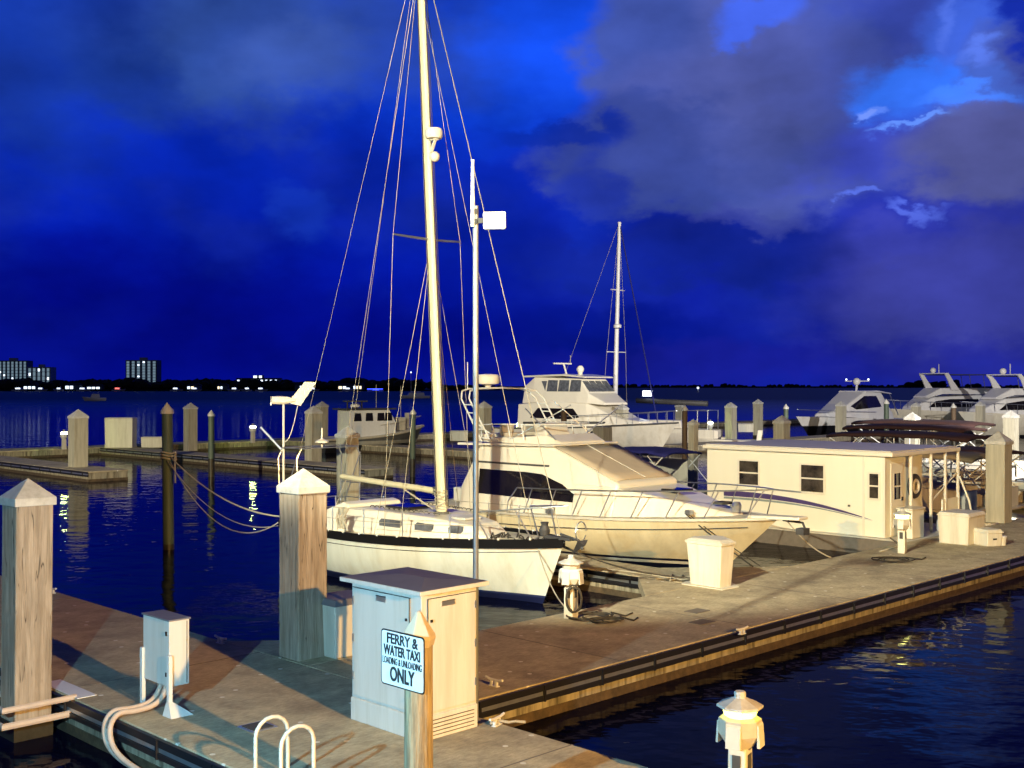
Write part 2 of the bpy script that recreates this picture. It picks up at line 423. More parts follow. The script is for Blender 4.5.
# ------------------------------------------------------------------ lights (warm and cool lamps inferred from shadows; added unseen spots)
def light(kind, name, loc, energy, color, size=.25, aim=None, spot=None, blend=.3):
    l = bpy.data.lights.new(name, kind); l.energy = energy; l.color = color
    if kind in ('POINT', 'SPOT'): l.shadow_soft_size = size
    if kind == 'SPOT': l.spot_size = R(spot); l.spot_blend = blend
    o = bpy.data.objects.new(name, l); col.objects.link(o); o.location = loc
    if aim is not None: o.rotation_euler = (Vector(aim)-Vector(loc)).to_track_quat('-Z', 'Y').to_euler()
    return o
light('POINT', 'warm_lamp', (11, -4.5, 7.6), 34000, (1, .54, .13), .15)
light('POINT', 'cool_lamp', (-4.15, 6.2, 3.4), 2700, (.36, .78, 1), .06)
light('SPOT', 'boat_fill_spot', (-8, 2, 12), 50000, (1, .94, .66), .2, aim=(3.4, 31, 8.0), spot=49, blend=.2)  # added spot without fixture, cone set to light boats but not the foreground
light('SPOT', 'left_pier_fill_spot', (-28, 15, 12), 70000, (1, .90, .62), .3, aim=(-17, 72, 1.5), spot=38, blend=.25)  # added spot without fixture, brightens the far left docks
light('SPOT', 'yacht_fill_spot', (30, 20, 13), 175000, (1, .94, .84), .3, aim=(23, 100, 2), spot=46, blend=.2)  # added spot without fixture, brightens the far yachts only
s = bpy.data.lights.new('dusk_sun', 'SUN'); s.energy = .05; s.angle = R(10); s.color = (.7, .8, 1)
so = bpy.data.objects.new('dusk_sun', s); col.objects.link(so); so.rotation_euler = (R(50), 0, R(-20))

# ------------------------------------------------------------------ water
def build_water():
    m = bpy.data.materials.new('water'); m.use_nodes = True; MATS['water'] = m
    nt = m.node_tree; N = nt.nodes; L = nt.links; b = N['Principled BSDF']
    b.inputs['Base Color'].default_value = (.0015, .002, .012, 1); b.inputs['Roughness'].default_value = .05
    b.inputs['Specular IOR Level'].default_value = .2; b.inputs['IOR'].default_value = 1.14
    tc = N.new('ShaderNodeTexCoord')
    sp = N.new('ShaderNodeSeparateXYZ'); L.new(tc.outputs['Object'], sp.inputs[0])
    mr = N.new('ShaderNodeMapRange'); mr.inputs['From Min'].default_value = 90; mr.inputs['From Max'].default_value = 400
    mr.inputs['To Min'].default_value = .05; mr.inputs['To Max'].default_value = .42
    L.new(sp.outputs[1], mr.inputs[0]); L.new(mr.outputs[0], b.inputs['Roughness'])
    last = None
    for sc, st, dist, stretch in ((.3, .12, .25, 1), (1.0, .16, .17, 1), (5.0, .03, .02, 1)):
        mp = N.new('ShaderNodeMapping'); mp.inputs['Scale'].default_value = (1, 1.3, 1); mp.inputs['Rotation'].default_value = (0, 0, R(20*sc))
        L.new(tc.outputs['Object'], mp.inputs[0])
        n = N.new('ShaderNodeTexNoise'); n.inputs['Scale'].default_value = sc; n.inputs['Detail'].default_value = 3
        L.new(mp.outputs[0], n.inputs[0])
        bp = N.new('ShaderNodeBump'); bp.inputs['Strength'].default_value = st; bp.inputs['Distance'].default_value = dist
        L.new(n.outputs[0], bp.inputs['Height'])
        if last: L.new(last, bp.inputs['Normal'])
        last = bp.outputs[0]
    L.new(last, b.inputs['Normal'])
    w = MB()
    xs = [-9000,-2000,-400,-60,0,60,400,2000,9000]; ys = [-300,-20,10,60,200,900,4000,12000]
    vs = [(x,y,0) for y in ys for x in xs]; n = len(xs)
    w.add(vs, [(j*n+i, j*n+i+1, (j+1)*n+i+1, (j+1)*n+i) for j in range(len(ys)-1) for i in range(n-1)])
    tag(w.build('water', 'water'), 'dark blue bay water with lamp reflections', kind='structure')
build_water()

# ------------------------------------------------------------------ docks
def dock(name, p0, p1, q0, q1, label, edge=True, joint=None, joint_dir='q', z=DK):
    """floating concrete dock, local axes = marina axes"""
    o = thing(name, label, 'dock', W(p0, q0), 45); o['kind'] = 'structure'
    X = p1-p0; Y = q1-q0
    MB().box(0, X, 0, Y, z-.07, z).build('deck', 'concrete', o, bevel=.012)
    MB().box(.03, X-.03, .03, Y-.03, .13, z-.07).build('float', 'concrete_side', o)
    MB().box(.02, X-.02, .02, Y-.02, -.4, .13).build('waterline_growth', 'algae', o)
    if joint:
        j = MB(); n = int((X if joint_dir == 'q' else Y)/joint)
        for i in range(1, n):
            if joint_dir == 'q': j.box(i*joint-.01, i*joint+.01, .0, Y, z, z+.003)
            else: j.box(0, X, i*joint-.01, i*joint+.01, z, z+.003)
        j.build('joints', 'concrete_joint', o)
    if edge:
        for nm, d, z0, z1, mt in (('rubber_strip', .05, z-.11, z-.02, 'rubber'), ('metal_strip', .035, z-.17, z-.115, 'alu'), ('lower_rubber_strip', .055, z-.24, z-.175, 'rubber')):
            b = MB()
            for e in edge:
                if e == 'p-': b.box(-d, -.002, 0, Y, z0, z1)
                if e == 'p+': b.box(X+.002, X+d, 0, Y, z0, z1)
                if e == 'q-': b.box(0, X, -d, -.002, z0, z1)
                if e == 'q+': b.box(0, X, Y+.002, Y+d, z0, z1)
            b.build(nm, mt, o)
        bo = MB()                                   # clips on the strips
        for e in edge:
            Ln = Y if e[0] == 'p' else X
            for i in range(int(Ln/1.2)):
                t = .5+i*1.2
                if e == 'p-': bo.box(-.07, -.03, t, t+.03, z-.25, z-.03)
                if e == 'p+': bo.box(X+.03, X+.07, t, t+.03, z-.25, z-.03)
                if e == 'q-': bo.box(t, t+.03, -.07, -.03, z-.25, z-.03)
                if e == 'q+': bo.box(t, t+.03, Y+.03, Y+.07, z-.25, z-.03)
        bo.build('clips', 'rubber', o)
    return o
dock('ferry_dock', 6.45, 9.55, -4, 34, 'wide concrete ferry dock running from bottom right to far left', edge=('p-',), joint=6.3, joint_dir='p')
dock('main_pier', 9.556, 64, 10.7, 13.7, 'concrete pier with black rubber edge leading away to the right', edge=('q-',), joint=3.4)
dock('finger_dock', 19.0, 20.2, 13.71, 27, 'narrow finger dock between the sailboat and the cream motor yacht', edge=('p-',), joint=2.6, joint_dir='p')
dock('houseboat_finger', 33.6, 34.8, 13.71, 24, 'finger dock on the far side of the houseboat', edge=None)
dock('pontoon_finger', 43, 44, 13.71, 26, 'finger dock between the maroon pontoon boats', edge=None)
dock('outer_pier', 5, 140, 72, 75, 'outer concrete pier far across the basin', edge=None)
dock('left_finger', 24, 26, 52, 71.9, 'far finger dock with the square piling at its end on the left', edge=('p-',))
dock('lamp_finger', 34, 35.8, 44, 71.9, 'far finger dock in front of the glowing pedestal lamp', edge=('p-',))
dock('workboat_finger', 48, 50, 46, 71.9, 'far finger dock to the right of the grey workboat', edge=None)
dock('yacht_pier', 62.7, 150, 46, 48.5, 'far pier with pilings in front of the white cruisers', edge=None)

def gusset(name, pts, label):
    m = MB(); m.prism([(a, b) for a, b in pts], DK-.2, DK+.002)
    o = m.build(name, 'concrete', bevel=.01); tag(o, label, 'dock', None, 'structure', (0,0,0), 45); return o
gusset('corner_plate', [(9.556, 13.706), (12.0, 13.706), (9.556, 16.0)], 'pale triangular corner plate at the foot of the weathered piling')
gusset('corner_plate', [(20.206, 13.706), (22.4, 13.706), (20.206, 15.6)], 'pale triangular corner plate beside the three cornered dock box')
gusset('corner_plate', [(17.3, 13.706), (18.94, 13.706), (18.94, 15.2)], 'triangular corner plate with ropes left of the three cornered dock box')

# deck hatch, debris
hp = W(7.42, 11.63, DK+.004)
h = thing('deck_hatch', 'square dark hatch set in the ferry dock beside the grey box', 'hatch', hp, 45)
MB().box(-.17,.17,-.17,.17,0,.012).build('frame', 'alu', h); MB().box(-.135,.135,-.135,.135,.012,.02).build('lid', 'vent_dark', h)
def at(px, py, z=DK):
    Y = F*(4.5-z)/(py-386); return Vector((XP(px, Y), Y, z))
for px, py, lb in ((690+12, 622, 'further right one'), (602+95, 611, 'near the three cornered dock box')):
    o = thing('deck_hatch', 'small dark drain cover on the pier, '+lb, 'hatch', at(px, py, DK+.004), 45)
    MB().box(-.2,.2,-.14,.14,0,.008).build('lid', 'concrete_joint', o)

# ------------------------------------------------------------------ pilings
def piling(px, Y, wpx, apex, label, kind='sq', z_dark=None, rz=45, name=None, capped=True, shaft=None, loc=None, side=None):
    x = XP(px, Y); za = ZP(apex, Y)
    o = thing(name or ('square_piling' if kind == 'sq' else 'round_piling'), label, 'piling', (x, Y, 0), rz if kind == 'sq' else 0,
              'square pilings of the marina' if kind == 'sq' else 'round pilings of the marina')
    _r = random.Random(int(px*10)); o.rotation_euler[0] = R(_r.uniform(-.7,.7)); o.rotation_euler[1] = R(_r.uniform(-.7,.7))
    if kind == 'sq':
        s_ = side or wpx/F*Y/1.4142; hs = s_/2
        ch = s_*.52; zt = za-ch
        sh = shaft or 'pile_wrap'
        MB().box(-hs, hs, -hs, hs, .22, zt+.02).build('shaft', sh, o, bevel=.02 if Y < 40 else 0)
        MB().box(-hs-.012, hs+.012, -hs-.012, hs+.012, -1, .22).build('waterline_growth', 'pile_wet', o)
        if capped:
            c = MB(); e = .03
            c.add([(-hs-e,-hs-e,zt-.10),(hs+e,-hs-e,zt-.10),(hs+e,hs+e,zt-.10),(-hs-e,hs+e,zt-.10),
                   (-hs-e,-hs-e,zt),(hs+e,-hs-e,zt),(hs+e,hs+e,zt),(-hs-e,hs+e,zt),(0,0,za)],
                  [(3,2,1,0),(0,1,5,4),(1,2,6,5),(2,3,7,6),(3,0,4,7),(4,5,8),(5,6,8),(6,7,8),(7,4,8)])
            c.build('cap', 'cap', o, bevel=.008 if Y < 40 else 0)
    else:
        r = wpx/F*Y/2; ch = r*1.5; zt = za-ch
        zd = .9 if z_dark is None else z_dark
        MB().lathe([(r, zd), (r*.97, zt)], 18).build('shaft', shaft or 'pile_green', o, smooth='auto')
        MB().lathe([(r*1.03, -1), (r*1.02, zd)], 18).build('waterline_growth', 'pile_wet', o, smooth='auto')
        if capped: MB().lathe([(r*1.2, zt-.08), (r*1.2, zt), (.01, za)], 18).build('cap', 'cap', o, smooth='auto')
    return o
SQ = [
 (26, 14.85, 52, 478, 'big weathered square piling at the left edge with pointed white cap', dict(shaft='wood_pile')),
 (303, 17.05, 48.5, 468, 'big weathered square piling left of the white cabinet, pale pointed cap', dict(shaft='wood_pile')),
 (998.5, 33.9, 27, 431, 'tall tan square piling at the right end of the pier beside the maroon boats', {}),
 (348.5, 34.5, 23, 426, 'square piling behind the sailboat boom end', {}),
 (78, 57, 20, 409, 'square piling at the end of the far left finger dock with white tag', {}),
 (190.5, 76, 14, 402.5, 'square piling between the blue capped round pile and the thin green pile', {}),
 (313, 62, 17, 405.5, 'front one of the pair of square pilings behind the wind generator', {}),
 (321.5, 80, 12.5, 401, 'rear one of the pair of square pilings behind the wind generator', {}),
 (484.5, 70, 15, 401, 'square piling seen through the yacht radar arch', {}),
 (622, 78, 12.5, 403.5, 'square piling in front of the far white motor yacht, right of its windows', {}),
 (680, 100, 10, 402, 'greenish square piling far out behind the brown round pile', {}),
 (692.5, 45, 10, 419, 'short square piling left of the glowing lamp behind the blue canopy boat', {}),
 (731, 92, 12, 402, 'square piling right of the glowing lamp above the houseboat roof', {}),
 (758, 100, 10, 399, 'square piling right of the small far dock box', {}),
 (781.5, 50, 17, 415, 'thick square piling standing just behind the houseboat roof', {}),
 (840.5, 92, 11, 401, 'square piling in front of the dark hulled express cruiser', {}),
 (916, 92, 10, 402, 'slim square piling between the express cruiser and the flybridge yacht', {}),
 (912.5, 53, 15.5, 412, 'thick square piling rising out of the maroon canopies, in the middle', {}),
 (980.5, 92, 10, 401, 'slim square piling in front of the stern of the flybridge yacht', {}),
 (1011, 57, 16, 410, 'thick square piling behind the maroon canopies at the right edge', {}),
]
for px, Y, w, ap, lb, kw in SQ: piling(px, Y, w, ap, lb, 'sq', **kw)
RD = [
 (168.7, 31.7, 11, 402.5, 'tall round pile in the water with mooring ropes tied round it', dict(z_dark=.15, shaft='pile_green')),
 (211.5, 57, 6.2, 410, 'thin green round pile in front of the lamp finger dock', dict(shaft='pile_green')),
 (412.5, 57, 5.6, 408.5, 'thin green round pile right of the grey workboat', dict(shaft='pile_green')),
 (564, 60, 6, 407, 'thin brown round pile in front of the far white motor yacht', dict(shaft='pile_brown', capped=False)),
 (684.5, 57, 5.6, 405, 'thin brown round pile behind the blue canopy boat', dict(shaft='pile_brown')),
 (785.5, 75, 5, 404, 'thin round pile behind the thick piling at the houseboat roof', dict(shaft='pile_green')),
 (886.5, 85, 5, 399, 'thin green round pile at the stern of the express cruiser', dict(shaft='pile_green')),
 (954, 80, 5, 403, 'thin brown round pile in front of the flybridge yacht', dict(shaft='pile_brown')),
]
for px, Y, w, ap, lb, kw in RD: piling(px, Y, w, ap, lb, 'rd', **kw)
o = thing('square_piling', 'short flat topped timber block piling left of the far yacht piling', 'piling', (XP(602.5, 62), 62, 0), 45, 'square pilings of the marina')
MB().box(-.37,.37,-.37,.37,-1,ZP(427,62)).build('shaft', 'pile_wrap', o)
# small tags on pilings
for px, Y, w, y in ((78, 57, 20, 432), (313, 62, 17, 427), (622, 78, 12.5, 421)):
    pass

# pile guide collar on the left big piling
g = thing('pile_guide', 'pale square steel guide frame clasping the left edge piling to the ferry dock', 'pile guide', W(6.0, 14.85), 45)
gz = .50
f = MB()
f.tube([(.5,-.42,gz),(-.42,-.42,gz),(-.42,.42,gz),(.5,.42,gz)], .04, 8)
f.build('upper_hoop', 'conduit', g, smooth='auto')
f = MB(); f.tube([(.5,-.42,gz-.2),(-.42,-.42,gz-.2),(-.42,.42,gz-.2),(.5,.42,gz-.2)], .045, 8)
f.build('lower_hoop', 'conduit', g, smooth='auto')
MB().box(.46,.72,-.55,.55,gz+.004,gz+.014).build('deck_plate', 'white_metal', g, bevel=.004)

# ------------------------------------------------------------------ electrical cabinet
def build_cabinet():
    c = thing('electrical_cabinet', 'tall white electrical cabinet with grey roof behind the ferry sign', 'cabinet', W(8.40, 9.84, DK), 45)
    X, Y, H = .87, 1.30, 1.66
    MB().box(.0,X,.0,Y,0,.27).build('plinth', 'cabinet_paint', c, bevel=.008)
    MB().box(.012,X-.012,.012,Y-.012,.27,H).build('body', 'cabinet_paint', c, bevel=.008)
    lo = MB()
    for i in range(5): lo.box(.06, X-.06, -.007, -.001, .04+.043*i, .048+.043*i)
    lo.build('louvres', 'vent_dark', c)
    # doors: broad one on the long side (towards -p), one on the end (towards -q)
    d = MB().box(-.006, .01, .20, Y-.06, .31, H-.07).build('door', 'cabinet_paint', c, bevel=.004)
    MB().box(-.009, -.0065, .19, .205, .30, H-.06).box(-.009,-.0065,.205,Y-.05,H-.068,H-.058).build('door_gap', 'vent_dark', d)
    MB().box(-.022,-.006,.235,.262,H-.33,H-.30).box(-.022,-.006,.235,.262,.42,.45).build('latch', 'black', d)
    MB().box(-.012,-.006,.62,.80,H-.17,H-.10).build('label_plate', 'alu', d)
    MB().box(-.016,-.012,.62,.80,H-.112,H-.102).build('plate_hood', 'vent_dark', d)
    d = MB().box(.10, X-.04, -.006, .01, .31, H-.07).build('door', 'cabinet_paint', c, bevel=.004)
    MB().box(.088, .10, -.009, -.0065, .30, H-.06).box(.10,X-.03,-.009,-.0065,H-.068,H-.058).build('door_gap', 'vent_dark', d)
    MB().box(.13,.16,-.022,-.006,H-.33,H-.30).build('latch', 'black', d)
    MB().box(.30,.50,-.012,-.006,H-.17,H-.11).build('label_plate', 'alu', d)
    MB().box(.30,.50,-.016,-.012,H-.118,H-.108).build('plate_hood', 'vent_dark', d)
    for zz in (.5, .95, 1.4):
        MB().box(-.014,-.004,Y-.075,Y-.045,zz,zz+.09).build('hinge', 'alu', c); MB().box(X-.055,X-.025,-.014,-.004,zz,zz+.09).build('hinge', 'alu', c)
    # low pitched roof slab
    r = MB(); e = .095
    zs = [H, H+.055]
    r.add([(-e,-e,H),(X+e,-e,H),(X+e,Y+e,H),(-e,Y+e,H),(-e,-e,H+.05),(X+e,-e,H+.05),(X+e,Y+e,H+.05),(-e,Y+e,H+.05),(X/2,Y/2-.2,H+.085),(X/2,Y/2+.2,H+.085)],
          [(3,2,1,0),(0,1,5,4),(1,2,6,5),(2,3,7,6),(3,0,4,7),(4,5,8),(5,6,9,8),(6,7,9),(7,4,8,9)])
    r.build('roof', 'cabinet_paint', c, bevel=.006)
    MB().add([(-e+.01,-e+.01,H+.052),(X+e-.01,-e+.01,H+.052),(X+e-.01,Y+e-.01,H+.052),(-e+.01,Y+e-.01,H+.052),(X/2,Y/2-.2,H+.089),(X/2,Y/2+.2,H+.089)],
          [(0,1,4),(1,2,5,4),(2,3,5),(3,0,4,5)]).build('roof_skin', 'cabinet_roof', c)
build_cabinet()

# antenna pole beside the cabinet
def build_antenna():
    base = W(9.37, 9.98, DK); Y = base.y
    o = thing('antenna_pole', 'slim steel antenna pole standing against the cabinet with flat panel and whip on top', 'antenna', base, 0)
    z1 = ZP(206, Y)-DK; z2 = ZP(160, Y)-DK
    MB().lathe([(.034, 0), (.034, z1)], 12).build('pole', 'pole_grey', o, smooth='auto')
    MB().lathe([(.024, z1-.25), (.028, z1-.2), (.026, z1+.1), (.022, z1+.12), (.02, z2)], 12, (-.035,-.03)).build('whip_antenna', 'white_metal', o, smooth='auto')
    MB().box(-.06,.02,-.05,.03,z1-.1,z1-.04).box(-.06,.02,-.05,.03,z1-.22,z1-.16).build('clamp', 'black', o)
    za = ZP(221, Y)-DK
    m = MB(); m.prism([(.09,-.03),(.36,-.07),(.36,-.12),(.09,-.08)], za-.11, za+.10)
    m.build('panel_antenna', 'white_dirty', o, bevel=.02)
    MB().bar((0,0,za),(.1,-.05,za),.04,.06).build('bracket', 'black', o)
build_antenna()

# ------------------------------------------------------------------ ferry sign on round post
def build_sign():
    loc = W(6.68, 7.86, 0)
    Y = loc.y
    o = thing('sign_post', 'round timber post with pale conical cap in front of the cabinet', 'post', loc, 0)
    zt = ZP(640, Y)
    m = MB(); prof = []
    m.lathe([(.135,-.8),(.132,.5),(.126,zt)], 20); ob = m.build('shaft', 'wood_round', o, smooth='auto')
    za = ZP(609, Y)
    MB().lathe([(.140, zt-.05),(.158, zt+.02),(.152, zt+.05),(.03, za-.03),(.01, za-.015)], 6, ang0=R(15)).build('cap', 'canvas_beige', o, bevel=.01)
    # sign plate, facing -p (towards lower left)
    w_, h_ = .60, .50
    zc = ZP(659, Y)
    s = thing('ferry_sign', 'white rectangular ferry and water taxi sign with black lettering on the timber post', 'sign', (loc.x, loc.y, zc), 0)
    # local: x along the plate to the right (-q), y into the plate
    s.rotation_euler = (0, 0, R(-45))
    s.location = Vector((loc.x, loc.y, zc))+Vector((-S2, -S2, 0))*.145+Vector((-S2, S2, 0))*.05
    def rr(w, h, r, n=5):
        P = []
        for cx, cy, a0 in ((w-r, h-r, 0), (-w+r, h-r, 90), (-w+r, -h+r, 180), (w-r, -h+r, 270)):
            for i in range(n+1):
                a = R(a0+90*i/n); P.append((cx+r*math.cos(a), cy+r*math.sin(a)))
        return P
    def plate(P, y0, y1):
        n = len(P); m = MB()
        return m.add([(a, y0, b) for a, b in P]+[(a, y1, b) for a, b in P],
            [tuple(range(n)), tuple(range(n,2*n))[::-1]]+[(i,(i+1)%n,n+(i+1)%n,n+i) for i in range(n)])
    plate(rr(w_/2, h_/2, .035), -.002, .004).build('plate', 'black', s)
    plate(rr(w_/2-.013, h_/2-.013, .028), -.0045, -.0025).build('face', 'sign_white', s)
    rows = [('FERRY &', .135, .125, .42, .0024), ('WATER TAXI', .030, .120, .50, .0022),
            ('LOADING & UNLOADING', -.052, .085, .54, .0), ('ONLY', -.195, .17, .33, .0034)]
    for txt, zb, hh, ww, off in rows:
        cu = bpy.data.curves.new('lettering', 'FONT'); cu.body = txt; cu.size = 1; cu.align_x = 'CENTER'; cu.extrude = .004; cu.offset = .0
        t = bpy.data.objects.new('lettering', cu); col.objects.link(t)
        bpy.context.view_layer.update()
        d = t.dimensions
        cap_h = .70
        sx = ww/max(d.x, .01); sy = hh*.72/cap_h
        cu.offset = off/max(sx, .02)*1.0
        bpy.context.view_layer.update()
        dg = bpy.context.evaluated_depsgraph_get()
        me = bpy.data.meshes.new_from_object(t.evaluated_get(dg))
        bpy.data.objects.remove(t)
        me.materials.clear(); me.materials.append(MATS['black'])
        t = bpy.data.objects.new('lettering', me); col.objects.link(t)
        t.parent = s; t.rotation_euler = (R(90), 0, 0); t.scale = (sx, sy, 1)
        t.location = (0, -.006, zb)
    bo = MB().lathe([(.008,-.003),(.008,.003)], 8).build('bolt', 'alu', s); bo.location = (.0, -.006, h_/2-.03)
    bo.rotation_euler = (R(90), 0, 0)
build_sign()

# ------------------------------------------------------------------ grey junction box with conduits
def build_jbox():
    o = thing('junction_box', 'grey metal electrical box on two legs at the ferry dock edge', 'electrical box', W(6.92, 12.85, DK), 45)
    MB().box(.03,.30,.0,.66,.33,1.13).build('box', 'cabinet_paint', o, bevel=.008)
    MB().box(.015,.315,-.015,.675,1.13,1.15).build('lid', 'cabinet_roof', o, bevel=.004)
    MB().box(.262,.272,-.004,-.001,.35,1.11).build('seam', 'vent_dark', o)
    MB().box(.018,.03,.05,.08,.95,1.0).build('latch', 'black', o); MB().box(.018,.03,.05,.08,.45,.5).build('latch', 'black', o)
    for y in (-.02, .66):
        m = MB().box(.0,.05,y-.03,y+.03,0,.72)
        m.build('leg', 'white_metal', o, bevel=.004)
    MB().add([(-.05,-.2,0),(.25,-.2,0),(.25,.02,0),(-.05,.02,0),(-.01,-.06,.16),(.05,-.06,.16),(.05,-.0,.16),(-.01,-.0,.16)],
       [(3,2,1,0),(4,5,6,7),(0,1,5,4),(1,2,6,5),(2,3,7,6),(3,0,4,7)]).build('foot', 'white_metal', o, bevel=.004)
    for i, y in enumerate((.28, .42)):
        m = MB()
        P = [(.15,y,.36),(.13,y,.2),(.0,y-.02,.07),(-.3,y-.05,.06),(-.52,y-.06,.10),(-.66,y-.12,-.02),(-.70,y-.25,-.22),(-.66,y-.5,-.36),(-.62,y-1.1,-.42),(-.60,y-2.6,-.42)]
        Q = []
        for k in range(len(P)-1):
            for t in range(4): Q.append(Vector(P[k]).lerp(Vector(P[k+1]), t/4))
        for _ in range(4):
            Q = [Q[0]]+[(Q[k-1]+Q[k]*2+Q[k+1])/4 for k in range(1, len(Q)-1)]+[Q[-1]]
        m.tube(Q, .034, 10); m.build('conduit', 'conduit', o, smooth=True)
build_jbox()

# ladder hand loops
def build_ladder():
    o = thing('dock_ladder', 'pale tubular dock ladder with two looped handrails at the bottom edge', 'ladder', W(6.45, 9.45, DK), 45)
    for y in (0, .45):
        P = [(.22, y, 0), (.22, y, .5)]
        for i in range(9):
            a = math.pi*i/8; P.append((.03+.19*math.cos(a), y, .5+.17*math.sin(a)))
        P += [(-.16, y, .3), (-.16, y, -.9)]
        MB().tube(P, .021, 10).build('handrail', 'white_dirty', o, smooth='auto')
        MB().lathe([(.05,0),(.05,.012)], 12, (.22, y)).build('flange', 'alu', o)
    for z in (-.35, -.1):
        MB().bar((-.16,0,z),(-.16,.45,z),.06,.025).build('rung', 'white_dirty', o)
build_ladder()

# ------------------------------------------------------------------ dock boxes
def dock_box(loc, label, sx, sy, h, rz=45, lidh=.09, mt='white_dirty', group='dock boxes', lidmat=None, name='dock_box'):
    o = thing(name, label, 'dock box', loc, rz, group)
    MB().box(-sx/2,sx/2,-sy/2,sy/2,0,h-lidh, top=(-sx/2-.03,sx/2+.03,-sy/2-.03,sy/2+.03)).build('body', mt, o, bevel=.02)
    e = .06
    MB().box(-sx/2-e,sx/2+e,-sy/2-e,sy/2+e,h-lidh+.001,h, top=(-sx/2,sx/2,-sy/2,sy/2)).build('lid', lidmat or mt, o, bevel=.015)
    return o
dock_box(W(10.42, 14.03, DK), 'white dock box squeezed between the weathered piling and the cabinet', .7, .62, .86, lidmat='cabinet_roof')
# three cornered box by the pier
def tri_box():
    p = at(712, 585)
    o = thing('dock_box', 'white three cornered dock box with wide lid on the pier edge by the yacht bow', 'dock box', p, 45, 'dock boxes')
    P = [(-.42,-.30),(.10,-.46),(.40,-.10),(.34,.42),(-.10,.52),(-.42,.1)]
    P = [(-.30,-.42),(.12,-.45),(.46,-.02),(.46,.25),(-.05,.50),(-.30,.40)]
    MB().prism([(a*.86,b*.86) for a,b in P], 0, .84, 1.18).build('body', 'white_dirty', o, bevel=.02)
    MB().prism([(a*1.07,b*1.07) for a,b in P], .842, .90, 1.02).build('lid_rim', 'white_dirty', o, bevel=.008)
    MB().prism([(a*1.04,b*1.04) for a,b in P], .90, .945, .8).build('lid', 'white_dirty', o, bevel=.012)
    MB().prism([(a*1.25,b*1.2) for a,b in P], .002, .02).build('base_plate', 'white_dirty', o)
tri_box()
b_ = at(966, 544); dock_box(b_+Vector((0,.3,0)), 'weathered white dock box on the pier between the houseboat and the big tan piling', .95, .75, .80)
o = dock_box(at(987, 545), 'small white cooler on the pier in front of the weathered dock box', .42, .50, .42, rz=20, name='cooler', group=None)
o['category'] = 'cooler'
MB().box(-.06,.06,-.275,-.262,.16,.20).build('latch', 'black', o)
p_ = at(1001, 545); o = thing('bait_bucket', 'little white lidded tub right of the small cooler', 'tub', p_, 0)
MB().lathe([(.11,0),(.13,.2)], 14).build('body', 'white_dirty', o, smooth='auto'); MB().lathe([(.14,.201),(.14,.23),(.03,.26)], 14).build('lid', 'boat_white', o, smooth='auto')
dock_box((XP(121, 75), 75, DK), 'far tall white utility cabinet on the outer pier at left', 1.75, .9, 1.95, rz=0, name='utility_cabinet', group=None)['category'] = 'cabinet'
dock_box((XP(153.5, 75), 75.0, DK), 'far low white dock box beside the tall utility cabinet', 1.35, .7, .7, rz=0)
dock_box((XP(459, 84), 84, DK), 'far white dock box seen between the sailboat mast and the antenna pole', 1.25, .7, .75, rz=0)
dock_box((XP(745, 100), 100, DK), 'far white dock box above the houseboat roof, between two pilings', 1.3, .7, .75, rz=0)

# ------------------------------------------------------------------ power pedestals
def pedestal(loc, label, lit=True, rz=45, s=1.0, big=True, lens='lamp_glow_near'):
    o = thing('power_pedestal', label, 'power pedestal', loc, rz, 'dock power pedestals'); o.scale = (s,)*3
    n8 = 8; a0 = R(22.5)
    MB().box(-.11,.11,-.09,.09,0,.58, top=(-.10,.10,-.085,.085)).build('body', 'white_dirty', o, bevel=.015)
    MB().lathe([(.12,.58),(.20,.70),(.20,.84),(.16,.86)], n8, ang0=a0).build('head', 'seat' if big and lit else 'white_metal', o, bevel=.006)
    MB().lathe([(.145,.862),(.165,.94)], n8, ang0=a0).build('lamp_lens', (lens if big else 'lamp_glow') if lit else 'gel_grey', o)
    MB().lathe([(.215,.942),(.215,.965),(.06,1.03),(.055,1.035),(.055,1.08),(.045,1.09)], n8, ang0=a0).build('roof', 'cap', o, bevel=.004)
    if big:
        for sx in (-1, 1):
            b = MB(); x0 = .185*sx
            b.add([(x0,-.075,.60),(x0,.075,.60),(x0,.075,.82),(x0,-.075,.82),(x0+.03*sx,-.07,.60),(x0+.03*sx,.07,.60),(x0+.015*sx,.07,.80),(x0+.015*sx,-.07,.80)],
              [(0,1,2,3),(4,5,6,7),(0,1,5,4),(1,2,6,5),(2,3,7,6),(3,0,4,7)])
            b.build('outlet_cover', 'gel_grey', o, bevel=.004)
            b = MB(); b.add([(-.075,x0,.60),(.075,x0,.60),(.075,x0,.82),(-.075,x0,.82),(-.07,x0+.03*sx,.60),(.07,x0+.03*sx,.60),(.07,x0+.015*sx,.80),(-.07,x0+.015*sx,.80)],
              [(0,1,2,3),(4,5,6,7),(0,1,5,4),(1,2,6,5),(2,3,7,6),(3,0,4,7)])
            b.build('outlet_cover', 'gel_grey', o, bevel=.004)
        MB().box(-.045,.045,-.096,-.09,.36,.52).box(-.115,-.109,-.04,.04,.36,.52).build('breaker_flap', 'vent_dark', o)
    return o
pedestal((XP(740, 10.9), 10.9, DK), 'lit power pedestal at the bottom edge of the photo with glowing lamp ring', rz=60, s=1.02)
pedestal(at(571, 618), 'unlit power pedestal near the sailboat bow with coiled dark cable', lit=False, rz=60)
pedestal(at(902, 553), 'lit power pedestal on the pier in front of the houseboat door', rz=60, s=.98, lens='lamp_glow_strong')
pedestal((XP(197.5, 74), 74.3, DK) if False else (XP(64, 72.5), 72.5, DK), 'lit pedestal half hidden behind the far left square piling', big=False, s=1.15)
pedestal((XP(253.5, 81), 80.8, DK), 'lit pedestal glowing alone on the outer pier behind the wind generator', big=False, s=1.25)
